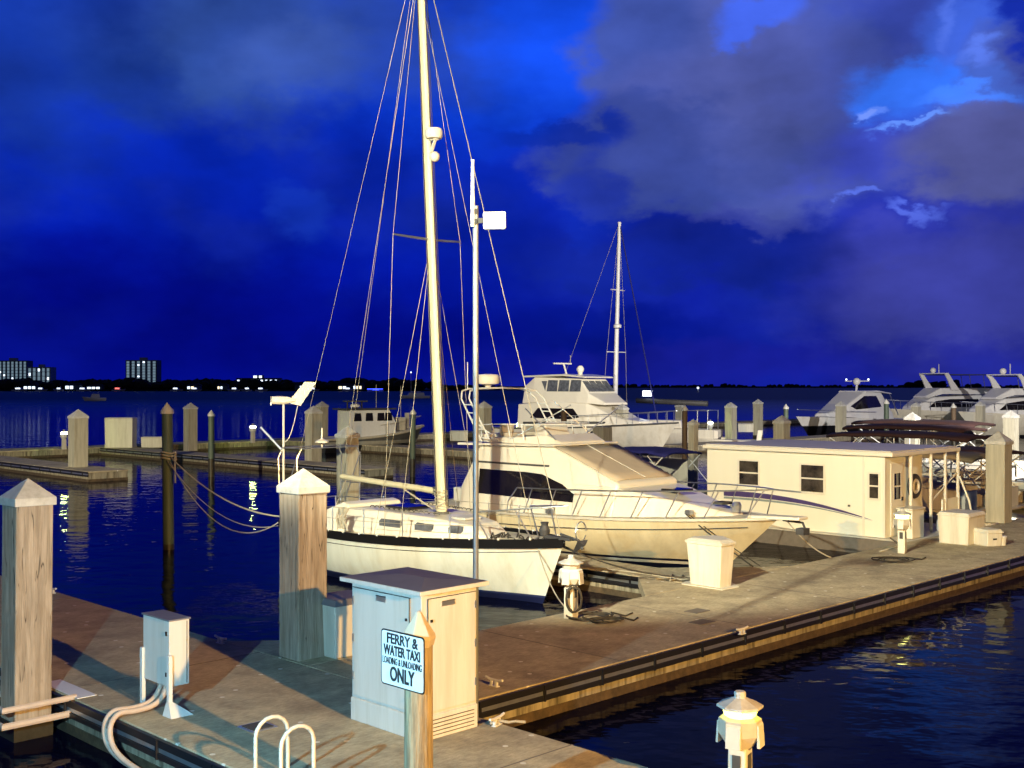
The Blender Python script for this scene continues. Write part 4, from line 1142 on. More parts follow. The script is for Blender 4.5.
# ------------------------------------------------------------------ houseboat
def build_houseboat():
    C = W(28.6, 14.6)
    o = thing('houseboat', 'cream box shaped houseboat with two windows, porch posts and purple swoosh', 'houseboat', C, 45)
    X, Y, z0, z1 = 3.9, 5.7, .45, 2.62
    MB().box(-.15,X+.15,-.7,Y+.5,-.3,.42).build('float_hull', 'concrete_joint', o, bevel=.03)
    MB().box(-.2,X+.2,-.75,Y+.55,.42,.46).build('side_deck', 'gel_grey', o, bevel=.01)
    w = MB(); w.box(0,X*.55,0,Y,z0+.012,z1); w.box(X*.55,X,1.1,Y,z0+.012,z1)
    w.build('walls', 'house_wall', o)
    # corner trims
    for x, y in ((-.012,-.012),(-.012,.58),(X*.55-.04,-.012)):
        MB().box(x,x+.06,y,y+.06,z0+.013,z1-.002).build('corner_trim', 'gel', o)
    MB().box(-.12,X+.15,-.28,Y+.1,z1+.002,z1+.12).build('roof', 'gel', o, bevel=.02)
    MB().box(-.05,X+.08,-.2,Y+.02,z1+.12,z1+.15).build('roof_membrane', 'gel_grey', o)
    def win_side(y0, y1, za, zb, name='window'):
        f = MB()
        t = .05
        f.box(-.03,-.002,y0,y0+t,za,zb); f.box(-.03,-.002,y1-t,y1,za,zb); f.box(-.03,-.002,y0+t,y1-t,za,za+t); f.box(-.03,-.002,y0+t,y1-t,zb-t,zb)
        zc = (za+zb)/2; f.box(-.03,-.002,y0+t,y1-t,zc-.02,zc+.02)
        ob = f.build(name, 'gel', o, bevel=.004)
        MB().box(-.012,-.003,y0+t,y1-t,za+t,zc-.02).box(-.016,-.003,y0+t,y1-t,zc+.02,zb-t).build('pane', 'pane_glass', ob)
        return ob
    win_side(3.85, 4.60, 1.58, 2.36); win_side(1.75, 2.55, 1.50, 2.34); win_side(.12, .48, 1.45, 2.2)
    # end facing the pier: door and life ring
    d = MB().box(.30,.98,-.03,-.003,z0+.05,z1-.2).build('door', 'gel', o, bevel=.006)
    MB().box(.44,.84,-.036,-.031,1.45,2.15).build('door_pane', 'glass_dark', d)
    MB().box(.42,.46,-.042,-.037,1.42,2.18).box(.82,.86,-.042,-.037,1.42,2.18).box(.46,.82,-.042,-.037,1.78,1.82).build('pane_frame', 'gel', d)
    MB().box(.88,.94,-.06,-.031,1.4,1.5).build('door_handle', 'black', d)
    lr = thing('life_ring', 'round life ring with dark rim hanging beside the houseboat door', 'life ring', C+Vector((0,0,0))+W(1.55,-.08)+Vector((0,0,1.75)), 45)
    P = [(.27*math.cos(R(a)), 0, .27*math.sin(R(a))) for a in range(0,360,15)]
    MB().tube(P, .075, 10, closed=True).build('ring', 'dark_gear', lr, smooth=True)
    P = [(.16*math.cos(R(a)), -.03, .16*math.sin(R(a))) for a in range(0,360,15)]
    MB().tube(P, .05, 8, closed=True).build('inner_ring', 'gel', lr, smooth=True)
    # porch: posts, half walls
    for x in (.95+.1, 2.25, 3.15, 3.98):
        MB().box(x-.035,x+.035,-.26,-.19,.46,z1).build('porch_post', 'gel', o, bevel=.006)
    MB().box(2.95,3.95,-.24,-.20,.47,1.30).build('half_wall', 'house_wall', o)
    MB().box(.3,1.0,-.62,-.20,.465,1.22).build('storage_locker', 'house_wall', o, bevel=.02)
    MB().box(.27,1.03,-.65,-.17,1.222,1.26).build('locker_lid', 'gel', o, bevel=.01)
    MB().tube([(3.9,-.3,1.9),(4.1,-.5,1.2),(4.15,-.6,.55),(4.4,-.9,.5),(4.9,-1.0,.52)], .03, 8).build('water_hose', 'gel', o, smooth=True)
    MB().bar((2.3,-.22,1.30),(3.9,-.22,2.0),.03,.03).build('brace', 'gel', o)
    # swoosh
    def sw(y, zc): return (-.012, y, zc)
    n = 24; m = MB(); m2 = MB(); vs = []; v2 = []
    for i in range(n+1):
        t = i/n; y = 5.1-t*4.75
        zc = 1.32-.0*t-.42*t**2.2+.04*math.sin(t*3); wd = .16*(math.sin(math.pi*min(1, t*.62+.38))**.8)*(1-.3*t)+.004
        vs += [(-.010,y,zc+wd*.5),(-.010,y,zc-wd*.5)]; v2 += [(-.008,y,zc-wd*.5-.02),(-.008,y,zc-wd*.9-.02)]
    fs = [(2*i,2*i+1,2*i+3,2*i+2) for i in range(n)]
    m.add(vs, fs).build('swoosh', 'purple', o); m2.add(v2, fs).build('swoosh_teal_stripe', 'teal', o)  # teal stripe belongs to the painted decal
    MB().box(-.03,-.004,1.0,1.06,1.22,1.27).build('side_outlet', 'vent_dark', o)
build_houseboat()

# small white bottle by the porch
p_ = W(28.6+2.5, 14.6-.4, .465)
o = thing('gas_bottle', 'white gas bottle standing on the houseboat porch beside the half wall', 'gas bottle', p_, 0)
MB().lathe([(.10,0),(.13,.05),(.13,.3),(.06,.36),(.06,.42)], 14).build('body', 'boat_white', o, smooth='auto'); MB().lathe([(.07,.42),(.07,.46)], 10).build('collar', 'black', o)

# ------------------------------------------------------------------ smaller boats
def bimini(o, x0, x1, w, z, mt, deckz, thick=.10, n=8):
    secs = []
    m = MB(); vs = []; fs = []
    for i in range(n+1):
        x = x0+(x1-x0)*i/n; dz = -.10*abs(2*i/n-1)**3
        for j in range(9):
            y = -w+2*w*j/8; vs.append((x, y, z+dz-.09*(abs(y)/w)**3+.02*math.sin(i*2.3+j)))
    for i in range(n):
        for j in range(8): fs.append((i*9+j, i*9+j+1, (i+1)*9+j+1, (i+1)*9+j))
    m.add(vs, fs); ob = m.build('canopy', mt, o, smooth=True); md = ob.modifiers.new('s', 'SOLIDIFY'); md.thickness = thick
    xm = (x0+x1)/2
    for sd in (1,-1):
        fr = MB()
        for xa in (x0+.05, xm, x1-.05): fr.tube([(xm+(xa-xm)*.15, sd*w*.98, deckz), (xa, sd*w*.97, z-.22)], .024, 6)
        fr.tube([(x1+.3, sd*w, deckz+.1),(xm+(x1-xm)*.5, sd*w*.97, z-.22)], .016, 6); fr.tube([(x0-.3, sd*w, deckz+.1),(xm+(x0-xm)*.5, sd*w*.97, z-.22)], .016, 6)
        fr.build('canopy_frame', 'white_metal', o)
def pontoon(p, q, label, can, L=7.2, mt='maroon', zc=2.6, cx=(-1.9, 1.9)):
    o = thing('pontoon_boat', label, 'pontoon boat', W(p, q+L/2), -45, 'pontoon boats with canopies beyond the houseboat')
    for sd in (1,-1):
        MB().loft([[Vector((x, sd*.85+r*math.cos(R(t)), .12+r*math.sin(R(t)))) for t in range(0,360,36)] for x, r in ((-L/2,.28),(L/2-.8,.3),(L/2-.2,.16),(L/2,.03))]).build('pontoon', 'alu', o, smooth='auto')
    MB().box(-L/2+.1,L/2-.4,-1.25,1.25,.45,.53).build('deck', 'gel_grey', o, bevel=.01)
    f = MB(); z0 = .54; z1 = 1.18
    f.box(-L/2+.5,L/2-.5,-1.24,-1.20,z0,z1); f.box(-L/2+.5,L/2-.5,1.20,1.24,z0,z1); f.box(L/2-.54,L/2-.5,-1.2,-.35,z0,z1); f.box(L/2-.54,L/2-.5,.35,1.2,z0,z1)
    f.build('fence_panel', 'white_dirty', o)
    f = MB(); 
    for sd in (1,-1): f.tube([(-L/2+.5,sd*1.22,z1+.03),(L/2-.5,sd*1.22,z1+.03)], .02, 6)
    f.build('fence_rail', 'steel', o)
    MB().box(L/2-2.0,L/2-.7,-1.15,-.55,.54,.95).build('bench_seat', 'seat', o, bevel=.05)
    MB().box(L/2-2.0,L/2-.7,.55,1.15,.54,.95).build('bench_seat', 'seat', o, bevel=.05)
    MB().box(-L/2+.7,-L/2+1.3,-1.1,1.1,.54,.98).box(-L/2+.7,-L/2+.85,-1.1,1.1,.98,1.35).build('bench_seat', 'seat', o, bevel=.05)
    MB().box(-.2,.35,-1.1,-.45,.54,1.35, top=(-.1,.25,-1.1,-.45)).build('helm_console', 'gel_grey', o, bevel=.04)
    MB().box(-L/2-.4,-L/2,-.2,.2,.3,1.15, top=(-L/2-.55,-L/2-.05,-.17,.17)).build('outboard_motor', 'black', o, bevel=.05)
    bimini(o, cx[0], cx[1], 1.25, zc, mt, 1.2)
    return o
pontoon(36.9, 15.0, 'nearest pontoon boat with tan canopy, left of the big tan piling', None, mt='tan_canvas', zc=2.35, cx=(.9, 3.5), L=7.6)
pontoon(41.0, 16.2, 'pontoon boat with maroon canopy just behind the tan canopy one', None, zc=2.8, cx=(-2.9, 2.6))
pontoon(46.0, 18.0, 'middle maroon canopied pontoon boat, behind the thick piling row', None, zc=2.9, cx=(-2.8, 2.4), L=8)
pontoon(51.0, 19.5, 'farthest maroon canopied pontoon boat at the back of the row', None, zc=2.95, cx=(-3.4, 2.4), L=8.4)
pontoon(39.2, 14.6, 'pontoon boat at the right edge with maroon hull panels beside the big tan piling', None, zc=2.4, cx=(-.4, 2.6), L=7)

def runabout():
    o = thing('runabout', 'dark open motorboat with bright blue canopy between yacht and houseboat', 'motorboat', W(31.6, 21.8+2.9), -45)
    H = Hull(5.8, 2.3, .8, 1.05, depth=.3, rake=.8, transom=.85)
    H.build(o, 'navy_hull', deck='gel_grey')
    MB().box(-1.2,.9,-.85,.85,.92,1.0).build('cockpit_sole', 'dark_gear', o)
    MB().box(.2,.5,-.8,.8,.95,1.5, top=(.0,.1,-.7,.7)).build('windscreen', 'glass_grey', o)
    MB().box(-1.2,-.7,-.8,.8,.95,1.4).build('seat', 'seat', o, bevel=.05)
    MB().box(-1.15,.8,-.93,-.9,1.0,1.95).box(-1.15,.8,.9,.93,1.0,1.95).build('side_curtain', 'gel_grey', o)
    MB().box(-3.5,-2.95,-.2,.2,.4,1.5, top=(-3.55,-3.0,-.17,.17)).build('outboard_motor', 'black', o, bevel=.06)
    bimini(o, -1.6, 1.3, 1.08, 2.38, 'blue_canvas', 1.05, .07)
    return o
runabout()
# skiff next to it with upright white outboard
def skiff(loc, rz, label, L=4.2):
    o = thing('skiff', label, 'skiff', loc, rz)
    H = Hull(L, 1.7, .55, .75, depth=.2, rake=.5, transom=.85); H.build(o, 'white_hull', deck='gel_grey')
    MB().box(-.3,.0,-.7,.7,.62,.78).build('thwart', 'seat', o, bevel=.02)
    MB().box(-L/2-.35,-L/2,-.17,.17,.3,1.3, top=(-L/2-.5,-L/2-.12,-.14,.14)).build('outboard_motor', 'gel', o, bevel=.05)
    MB().box(.2,.6,-.3,.3,.65,1.25).build('console', 'gel_grey', o, bevel=.04)
    return o
skiff((XP(688, 36.5), 36.5, 0), 120, 'small white skiff with tilted white outboard behind the yacht foredeck')
skiff((XP(716, 86), 84, 0), 170, 'low grey skiff tied below the far glowing pedestal', 5)

def workboat():
    o = thing('workboat', 'grey and white pilothouse workboat at the far dock left of the sailboat mast', 'workboat', (XP(372, 80), 80, 0), 35)
    L = 8.2
    H = Hull(L, 2.8, .95, 1.7, depth=.4, rake=.8, transom=.9, power=2.2); H.build(o, 'navy_hull', deck='gel_grey')
    st = [(-2.2,1.0,2.85,1.0,.92),(.9,1.05,2.85,1.0,.9),(1.4,1.1,2.0,.95,.9)]
    cabin(o, 'pilothouse', 'boat_white', st, .05)
    MB().box(-2.5,1.35,-1.1,1.1,2.87,2.97).build('roof', 'dark_gear', o, bevel=.02)
    for x in (-1.9,-1.0,-.1,.5): panel(o, 'window', 'glass_dark', st, [(x,2.1),(x+.6,2.1),(x+.55,2.65),(x+.05,2.65)], depth=.02)
    for sd in (1,-1): MB().tube([H.sheer(i/20,sd,-.05,-.05) for i in range(21)], .09, 8).build('fender_tube', 'seat', o)
    MB().box(-2.0,-.6,-.5,.5,3.4,3.5).bar((-1.9,0,2.97),(-1.9,0,3.45),.08,.08).bar((-.8,0,2.97),(-.8,0,3.45),.08,.08).build('light_rack', 'dark_gear', o)
    MB().lathe([(.05,2.97),(.35,3.05),(.35,3.2),(.2,3.28)], 14, (-1.3,0)).build('radar_dome', 'boat_white', o, smooth='auto')
    MB().tube([(.6,.5,2.97),(.6,.5,4.6)], .02, 5).build('whip_antenna', 'wire', o); MB().tube([(2.0,-.5,1.3),(2.0,-.5,4.5)], .02, 5).build('whip_antenna', 'wire', o)
    MB().box(1.9,2.4,-.5,.5,1.4,2.3).box(2.7,2.9,-.15,.15,1.5,2.6).build('deck_gear', 'seat', o)
    m = MB()
    for sd in (1,-1):
        m.tube([H.sheer(.5+.48*i/8,sd,.7,.1) for i in range(9)], .02, 5)
        for t in (.55,.7,.85): m.tube([H.sheer(t,sd,0,.1),H.sheer(t,sd,.7,.1)], .02, 5)
    m.build('bow_rail', 'wire', o)
workboat()

def big_yacht():
    L = 15.2
    o = thing('flybridge_yacht', 'large white enclosed bridge motor yacht behind the cream yacht', 'motor yacht', W(60.6, 45.3+L/2), -45)
    H = Hull(L, 4.8, 1.5, 2.15, depth=.7, rake=1.6, transom=.88, power=1.7); H.build(o, 'white_hull', deck='gel')
    for sd in (1,-1): MB().tube([H.sheer(i/20,sd,-.05,-.02) for i in range(21)], .05, 6).build('rub_rail', 'vent_dark', o)
    st = [(-5.2,1.5,3.2,2.0,1.9),(-2,1.5,3.4,2.05,1.9),(1.0,1.7,3.35,1.9,1.6),(3.4,1.9,2.35,1.5,1.1),(5.0,2.0,2.15,.8,.6)]
    cabin(o, 'saloon', 'gel', st, .12)
    panel(o, 'saloon_window', 'glass_dark', st, [(-3.9,2.25),(-.2,2.2),(.6,2.35),(.0,2.95),(-3.2,2.95)], sub=4)
    panel(o, 'side_stripe', 'vent_dark', st, [(-4.6,1.75),(2.6,1.95),(2.9,2.1),(1.0,2.1),(-4.6,1.95)], sub=4)
    ph = [(-4.9,3.25,4.5,1.8,1.5),(-3.9,3.3,5.15,1.8,1.5),(.3,3.3,5.0,1.75,1.35),(1.15,3.3,4.0,1.65,1.5),(2.4,3.2,3.35,1.3,1.1)]
    cabin(o, 'pilothouse', 'gel', ph, .1)
    for x in (-2.6,-1.55,-.5): panel(o, 'bridge_window', 'glass_grey', ph, [(x,4.12),(x+.97,4.12),(x+.9,4.9),(x+.04,4.92)], depth=.03, off=.03)
    panel(o, 'bridge_window', 'glass_grey', ph, [(-3.2,4.85),(-2.75,4.15),(-2.7,4.85)], depth=.03)
    wz = MB()
    for j in range(4):
        y0 = -1.3+j*.66; wz.add([(.38,y0,4.82),(.38,y0+.58,4.82),(1.10,y0+.6,4.12),(1.10,y0-.02,4.12)], [(0,1,2,3)])
    ob = wz.build('windscreen', 'glass_grey', o); md = ob.modifiers.new('s','SOLIDIFY'); md.thickness = .06; md.offset = 1
    cabin(o, 'hardtop', 'gel', [(-4.9,5.12,5.25,1.7,1.6),(-1,5.2,5.34,1.7,1.6),(.9,5.05,5.15,1.55,1.45)], .05)
    MB().tube([(-2.2,0,5.3),(-2.5,0,6.1)], .07, 8).bar((-2.6,-.9,6.1),(-2.6,.9,6.1),.14,.1).build('radar_mast', 'gel', o)
    MB().tube([(-2.6,.85,6.1),(-2.6,.85,6.7)], .025, 5).build('whip_antenna', 'wire', o)
    MB().lathe([(.15,5.3),(.17,5.45),(.26,5.6),(.26,5.75),(.15,5.92)], 14, (-.9,0)).build('satellite_dome', 'gel', o, smooth='auto')
    m = MB()
    for sd in (1,-1):
        m.tube([H.sheer(.45+.54*i/12,sd,.75,.12) for i in range(13)], .025, 5)
        for i in range(8): m.tube([H.sheer(.47+i*.07,sd,0,.12), H.sheer(.47+i*.07,sd,.75,.12)], .02, 5)
    m.build('bow_rail', 'steel', o)
    for x in (2.2, 2.6): MB().ball((x,-2.22,1.2), .22, 1.4).build('fender', 'black', o, smooth=True)
big_yacht()

def far_sloop():
    Y = 86.5; x = XP(614.5, Y)
    o = thing('sailboat', 'far white masted sloop behind the enclosed bridge yacht, furled blue sail', 'sailboat', (x, Y, 0), -45)
    H = Hull(11.5, 3.4, 1.2, 1.6, depth=.5, rake=1.2, transom=.65); H.build(o, 'white_hull').location = (-1.5,0,0)
    MB().box(-4.5,1,-.9,.9,1.3,1.8, top=(-4.3,.6,-.7,.7)).build('coachroof', 'gel', o, bevel=.06)
    c = math.cos(R(45)); dx = XP(619.5, Y)-x; t = Vector((c,c,0))*dx
    T = Vector((0,0,ZP(222,Y)))+t
    MB().tube([(0,0,1.4), T], .19, 10, r2=.13).build('mast', 'boat_white', o, smooth='auto')
    for f in (.43,.79):
        a = Vector((0,0,1.4)).lerp(T, 1-f); pass
    for zz, w in ((ZP(352,Y),1.1),(ZP(290,Y),.8)):
        f = (zz-1.4)/(T.z-1.4); a = Vector((0,0,1.4)).lerp(T,f); MB().tube([a+Vector((0,-w,0)), a+Vector((0,w,0))], .04, 6).build('spreader', 'boat_white', o)
    for sd in (1,-1):
        MB().tube([T, Vector((0,sd*1.1,0))+Vector((0,0,1.4)).lerp(T,(ZP(352,Y)-1.4)/(T.z-1.4))-Vector((0,0,0)), (0,sd*1.5,1.4)], .014, 5).build('shroud', 'wire', o)
    MB().tube([T, (4.1,0,1.7)], .05, 6).build('forestay', 'blue_canvas', o); MB().tube([T, (-7,0,1.4)], .014, 5).build('backstay', 'wire', o)
    MB().tube([(-.2,0,2.5), (-5.0,0,2.5)], .22, 8).build('furled_sail', 'blue_canvas', o, smooth=True)
    # radar on mast
    zz = ZP(328, Y); f = (zz-1.4)/(T.z-1.4); a = Vector((0,0,1.4)).lerp(T,f)
    MB().lathe([(.1,-.05),(.3,.0),(.3,.2),(.2,.28)], 12, (0,0)).build('radar_dome', 'boat_white', o, smooth='auto').location = a+Vector((.3,-.3,0))
far_sloop()
# another sloop stern with boom cover, right of it
def rear_ketch():
    Y = 84; x = XP(660, Y)
    o = thing('ketch', 'far white sailboat stern with davit rails, right of the enclosed bridge yacht', 'sailboat', (x, Y+3, 0), 150)
    H = Hull(10, 3.2, 1.3, 1.7, depth=.5, rake=1.2, transom=.65); H.build(o, 'white_hull')
    MB().box(-2.5,2,-.9,.9,1.35,1.95, top=(-2.3,1.6,-.7,.7)).build('coachroof', 'gel', o, bevel=.06)
    MB().tube([(-4.2,0,3.2),(1.5,0,3.4)], .2, 8).build('furled_sail', 'dark_gear', o, smooth=True)
    m = MB()
    for xx in (-4.6,-3.8,-3.0):
        m.tube([(xx,-1.1,1.3),(xx,-1.1,2.7),(xx,1.1,2.7),(xx,1.1,1.3)], .03, 5)
    m.tube([(-4.6,-1.1,2.7),(-3.0,-1.1,2.7)], .03, 5).tube([(-4.6,1.1,2.7),(-3.0,1.1,2.7)], .03, 5)
    m.build('stern_rail', 'steel', o)
    MB().box(.2,.8,.0,.5,3.72,4.15).build('light_panel', 'lit_window', o)
rear_ketch()

def express_cruiser():
    Y0 = 98; x0 = XP(796, Y0); L = 17.5; u = Vector((S2, S2, 0))
    o = thing('express_cruiser', 'sleek white express cruiser with black hull and glowing roof lights', 'motor yacht', Vector((x0, Y0, 0))+u*(L/2), 225)
    H = Hull(L, 4.2, 1.4, 1.9, depth=.6, rake=2.2, transom=.9, power=1.3); H.build(o, 'dark_hull', deck='boat_white')
    st = [(-5.5,1.4,2.0,1.8,1.6),(-3.6,1.4,3.9,1.8,1.45),(-.8,1.5,4.0,1.75,1.3),(1.8,1.7,2.9,1.4,1.1),(4.6,1.8,2.1,.8,.5)]
    cabin(o, 'superstructure', 'boat_white', st, .12)
    panel(o, 'side_window', 'glass_dark', st, [(-3.3,2.6),(.9,2.4),(1.6,2.7),(-.6,3.6),(-2.6,3.6)], sub=4)
    cabin(o, 'hardtop', 'boat_white', [(-5.6,3.75,3.85,1.5,1.4),(-3.0,3.95,4.1,1.5,1.4),(-.8,3.95,4.05,1.4,1.3)], .04)
    m = MB()
    for sd in (1,-1): m.tube([(-5.4,sd*1.3,3.8),(-6.6,sd*1.6,1.8)], .05, 6)
    m.build('hardtop_legs', 'steel', o)
    mt = MB().tube([(-1.6,0,4.0),(-1.8,0,5.1)], .1, 6).bar((-1.8,-1.2,4.95),(-1.8,1.2,4.95),.12,.08); mt.build('radar_mast', 'boat_white', o)
    MB().ball((-1.7,0,4.9),.35).build('satellite_dome', 'boat_white', o, smooth=True)
    MB().ball((-1.8,-1.1,5.1),.09).ball((-1.8,1.1,5.1),.09).build('mast_light', 'lit_window', o)
    m = MB()
    for sd in (1,-1):
        m.tube([H.sheer(.4+.58*i/10,sd,.6,.15) for i in range(11)], .025, 5)
    m.build('bow_rail', 'steel', o)
express_cruiser()
def flybridge(x0, Y0, dirv, L, label, top=5.7, ax=4.2):
    a = math.degrees(math.atan2(-dirv.y, -dirv.x))
    o = thing('cabin_yacht', label, 'motor yacht', Vector((x0, Y0, 0))+dirv*(L/2), a)
    H = Hull(L, 5.0, 1.6, 2.3, depth=.7, rake=2.2, transom=.92, power=1.4); H.build(o, 'white_hull', deck='boat_white')
    st = [(-7.0,1.6,3.5,2.1,1.9),(-1,1.6,3.6,2.1,1.8),(4.5,1.9,3.4,1.8,1.4),(6.4,2.0,2.5,1.2,.8)]
    cabin(o, 'saloon', 'boat_white', st, .12)
    for xx in (-6.4,-4.6,-2.8): panel(o, 'saloon_window', 'glass_dark', st, [(xx,2.4),(xx+1.6,2.4),(xx+1.6,3.2),(xx,3.2)], sub=2)
    panel(o, 'fore_window', 'glass_dark', st, [(-.8,2.4),(5.2,2.4),(4.4,3.0),(2.6,3.2),(-.8,3.2)], sub=3)
    cm = [(-7.4,3.62,4.0,2.0,1.9),(-2,3.65,4.3,1.9,1.7),(3.4,3.7,4.3,1.5,1.2),(5.0,3.3,3.5,1.1,.8)]
    cabin(o, 'flybridge', 'boat_white', cm, .08)
    # swept arch
    m = MB()
    for sd in (1,-1): m.loft([[ (x_+ax, sd*1.75-.08, z_),(x_+ax+w_, sd*1.75-.08, z_),(x_+ax+w_, sd*1.75+.08, z_),(x_+ax, sd*1.75+.08, z_)] for x_, z_, w_ in ((-2.6,4.1,.95),(-1.8,5.0,.6),(-1.25,top,.5))])
    m.box(-1.25+ax,-.75+ax,-1.8,1.8,top,top+.1); m.build('radar_arch', 'boat_white', o, bevel=.02)
    MB().ball((-.9+ax,0,top+.35),.3).build('satellite_dome', 'boat_white', o, smooth=True)
    MB().tube([(-.9+ax,.8,top),(-.9+ax,.8,top+1.0)], .04, 5).build('whip_antenna', 'boat_white', o)
    MB().box(-6.5+ax,-1.4+ax,-1.6,1.6,top-.12,top-.02).build('bimini_top', 'dark_gear', o, bevel=.04)
    fr = MB()
    for xx in (-6.3+ax,-4.5+ax):
        for sd in (1,-1): fr.tube([(xx,sd*1.5,4.0),(xx+.3,sd*1.5,top-.1)], .035, 5)
    fr.build('bimini_frame', 'steel', o)
    m = MB()
    for sd in (1,-1):
        m.tube([H.sheer(.45+.53*i/10,sd,.85,.15) for i in range(11)], .03, 5)
        for i in range(9): m.tube([H.sheer(.47+i*.06,sd,0,.15),H.sheer(.47+i*.06,sd,.85,.15)], .025, 5)
    m.build('bow_rail', 'steel', o)
    return H, o
flybridge(XP(884, 113), 113, Vector((.92,.39,0)), 19, 'tall white flybridge yacht with swept arch beyond the maroon canopies')
flybridge(XP(958, 100), 100, Vector((.92,.39,0)), 17, 'white yacht cut off by the right edge with dark canopy on its bridge', top=5.45)

# ------------------------------------------------------------------ ropes
def rope(pts, label, r=.015, m='rope_white', sg=.0):
    P = sag(pts[0], pts[1], sg) if len(pts) == 2 else pts
    return tag(MB().tube(P, r, 6).build('mooring_rope', m, smooth=True), label, 'rope', 'mooring ropes')
pile = Vector((XP(168.7, 31.7), 31.7-.18, 0)); zt = ZP(457, 31.5)
st_ = W(17.25-.75, 15.9+8.7, 1.15)
rope([pile+Vector((.1,0,zt)), st_+Vector((-.1,0,.05))], 'upper pale rope from the roped round pile to the sailboat stern', .022, sg=.35)
rope([pile+Vector((.1,0,zt-.15)), st_+Vector((-.1,0,-.05))], 'lower pale rope sagging from the roped round pile to the sailboat stern', .016, sg=.95)
rope([pile+Vector((.05,-.1,zt-.1)), st_+Vector((.1,0,-.1))], 'middle slack rope from the roped round pile to the sailboat stern', .013, sg=.72)
P = [Vector((pile.x+.2*math.cos(a), pile.y+.18+.2*math.sin(a), zt-.1+.25*i/40+.03*math.sin(i))) for i, a in enumerate([i*.5 for i in range(40)])]
P += [Vector((pile.x+.25, pile.y-.1, zt-.1)), Vector((pile.x+.28, pile.y-.15, zt-.7))]
rope(P, 'rope wrapped round the tall round pile with a hanging tail', .025)
bw = W(17.25, 16.1, 1.3)
pk = at(571, 618, DK+.03)
rope([bw+Vector((-.3,0,-.1)), W(15.0, 13.5, DK+.03)], 'pale bow line from the sailboat down to the pier beside the unlit pedestal', .013, sg=.25)
rope([bw, W(19.1, 13.9, DK+.1)], 'dark line from the sailboat bow to the finger dock root', .016, 'rope_dark', sg=.15)
rope([bw+Vector((0,0,.05)), W(18.9, 14.8, DK+.1)], 'second dark line from the sailboat bow to the triangular corner plate', .012, 'rope_dark', sg=.1)
rope([W(19.2,14.2,DK+.03)+Vector((.06*math.sin(i*1.3), .0, 0))+W(.35*math.sin(i*.8),.25*i*.12)-Vector((0,0,0)) for i in range(18)], 'pale rope heap lying at the root of the finger dock', .02)
rope([W(19.15,13.95,DK+.02), W(19.2,15.2,DK+.03), W(19.1,16.4,DK+.02), W(19.25,17.6,DK+.02)], 'pale rope laid straight along the finger dock', .018)
# yacht lines
yb = W(22.8-.95, 16.1, 1.5)
rope([yb, W(21.5, 14.05, DK+.05)], 'left dark doubled line from the yacht bow cleat to the corner plate', .016, 'rope_dark', sg=.03)
rope([yb+Vector((.06,0,0)), W(21.7, 14.0, DK+.05)], 'right dark doubled line from the yacht bow cleat to the corner plate', .012, 'rope_dark', sg=.03)
rope([W(22.8, 14.0, 1.45), W(24.0, 13.55, DK+.03)], 'pale line hanging from the yacht bow pulpit to the pier', .016, sg=.12)
rope([W(28.5, 14.4, .5), W(27.2, 13.45, DK+.02), W(25.8, 13.3, DK+.02)], 'pale rope lying on the pier from the houseboat corner', .018)
rope([W(10.0,9.99+.9,1.9), W(13.4,13.45,DK+.03)], 'pale line running from the cabinet roof corner towards the unlit pedestal', .008, sg=.25) if False else None

# ------------------------------------------------------------------ far shore
def shore():
    m = MB(); rnd = random.Random(5)
    P = [(-2600, 1500), (-900, 1030), (-300, 1000), (-40, 1060), (60, 1400)]
    m.prism([(-2600,1150),(-700,1010),(-240,990),(-60,1040),(40,1300),(0,2500),(-2600,3000)], -1, 1.2)
    tag(m.build('far_shore', 'land'), 'low dark shore across the bay', kind='structure')
    m = MB()
    m.prism([(-400,3300),(200,2900),(1500,2700),(3200,2600),(3200,4200),(-400,4200)], -1, 3.5)
    tag(m.build('distant_shore', 'land'), 'thin dark line of land on the horizon at right', kind='structure')
    def blobtrees(name, spots, label):
        m = MB()
        for x, y, z, r in spots:
            k = len(m.v); m.ball((x, y, z), r, .75, 8, 5)
            for i in range(k, len(m.v)):
                v = Vector(m.v[i]); d = noise.noise(v*.21)*r*.45; m.v[i] = (v.x+d, v.y, v.z+d*.8)
        o = m.build(name, 'leaf'); tag(o, label, 'woods', None, 'stuff')
    sp = []
    for i in range(420):
        px = rnd.uniform(-30, 500); Y = 1015+rnd.uniform(0, 70)+max(0, px-430)*3
        h = 5+5*(.5+.5*noise.noise(Vector((px*.035, 3.1, 0))))*2*rnd.uniform(.6, 1)
        if px > 440: h *= .6
        sp.append((XP(px, Y), Y, h*.55, h*rnd.uniform(.5,.75)))
    blobtrees('shore_trees', sp, 'dark line of trees along the far shore behind the lights')
    sp = []
    for i in range(160):
        px = rnd.uniform(560, 1060); Y = 2900
        h = 5+7*max(0, noise.noise(Vector((px*.02, 8.1, 0))))+(9 if 905 < px < 960 else 0)*rnd.uniform(.5,1)
        sp.append((XP(px, Y), Y, h*.7, h*rnd.uniform(.8,1.1)))
    blobtrees('distant_trees', sp, 'faint dark tree line on the right horizon')
shore()
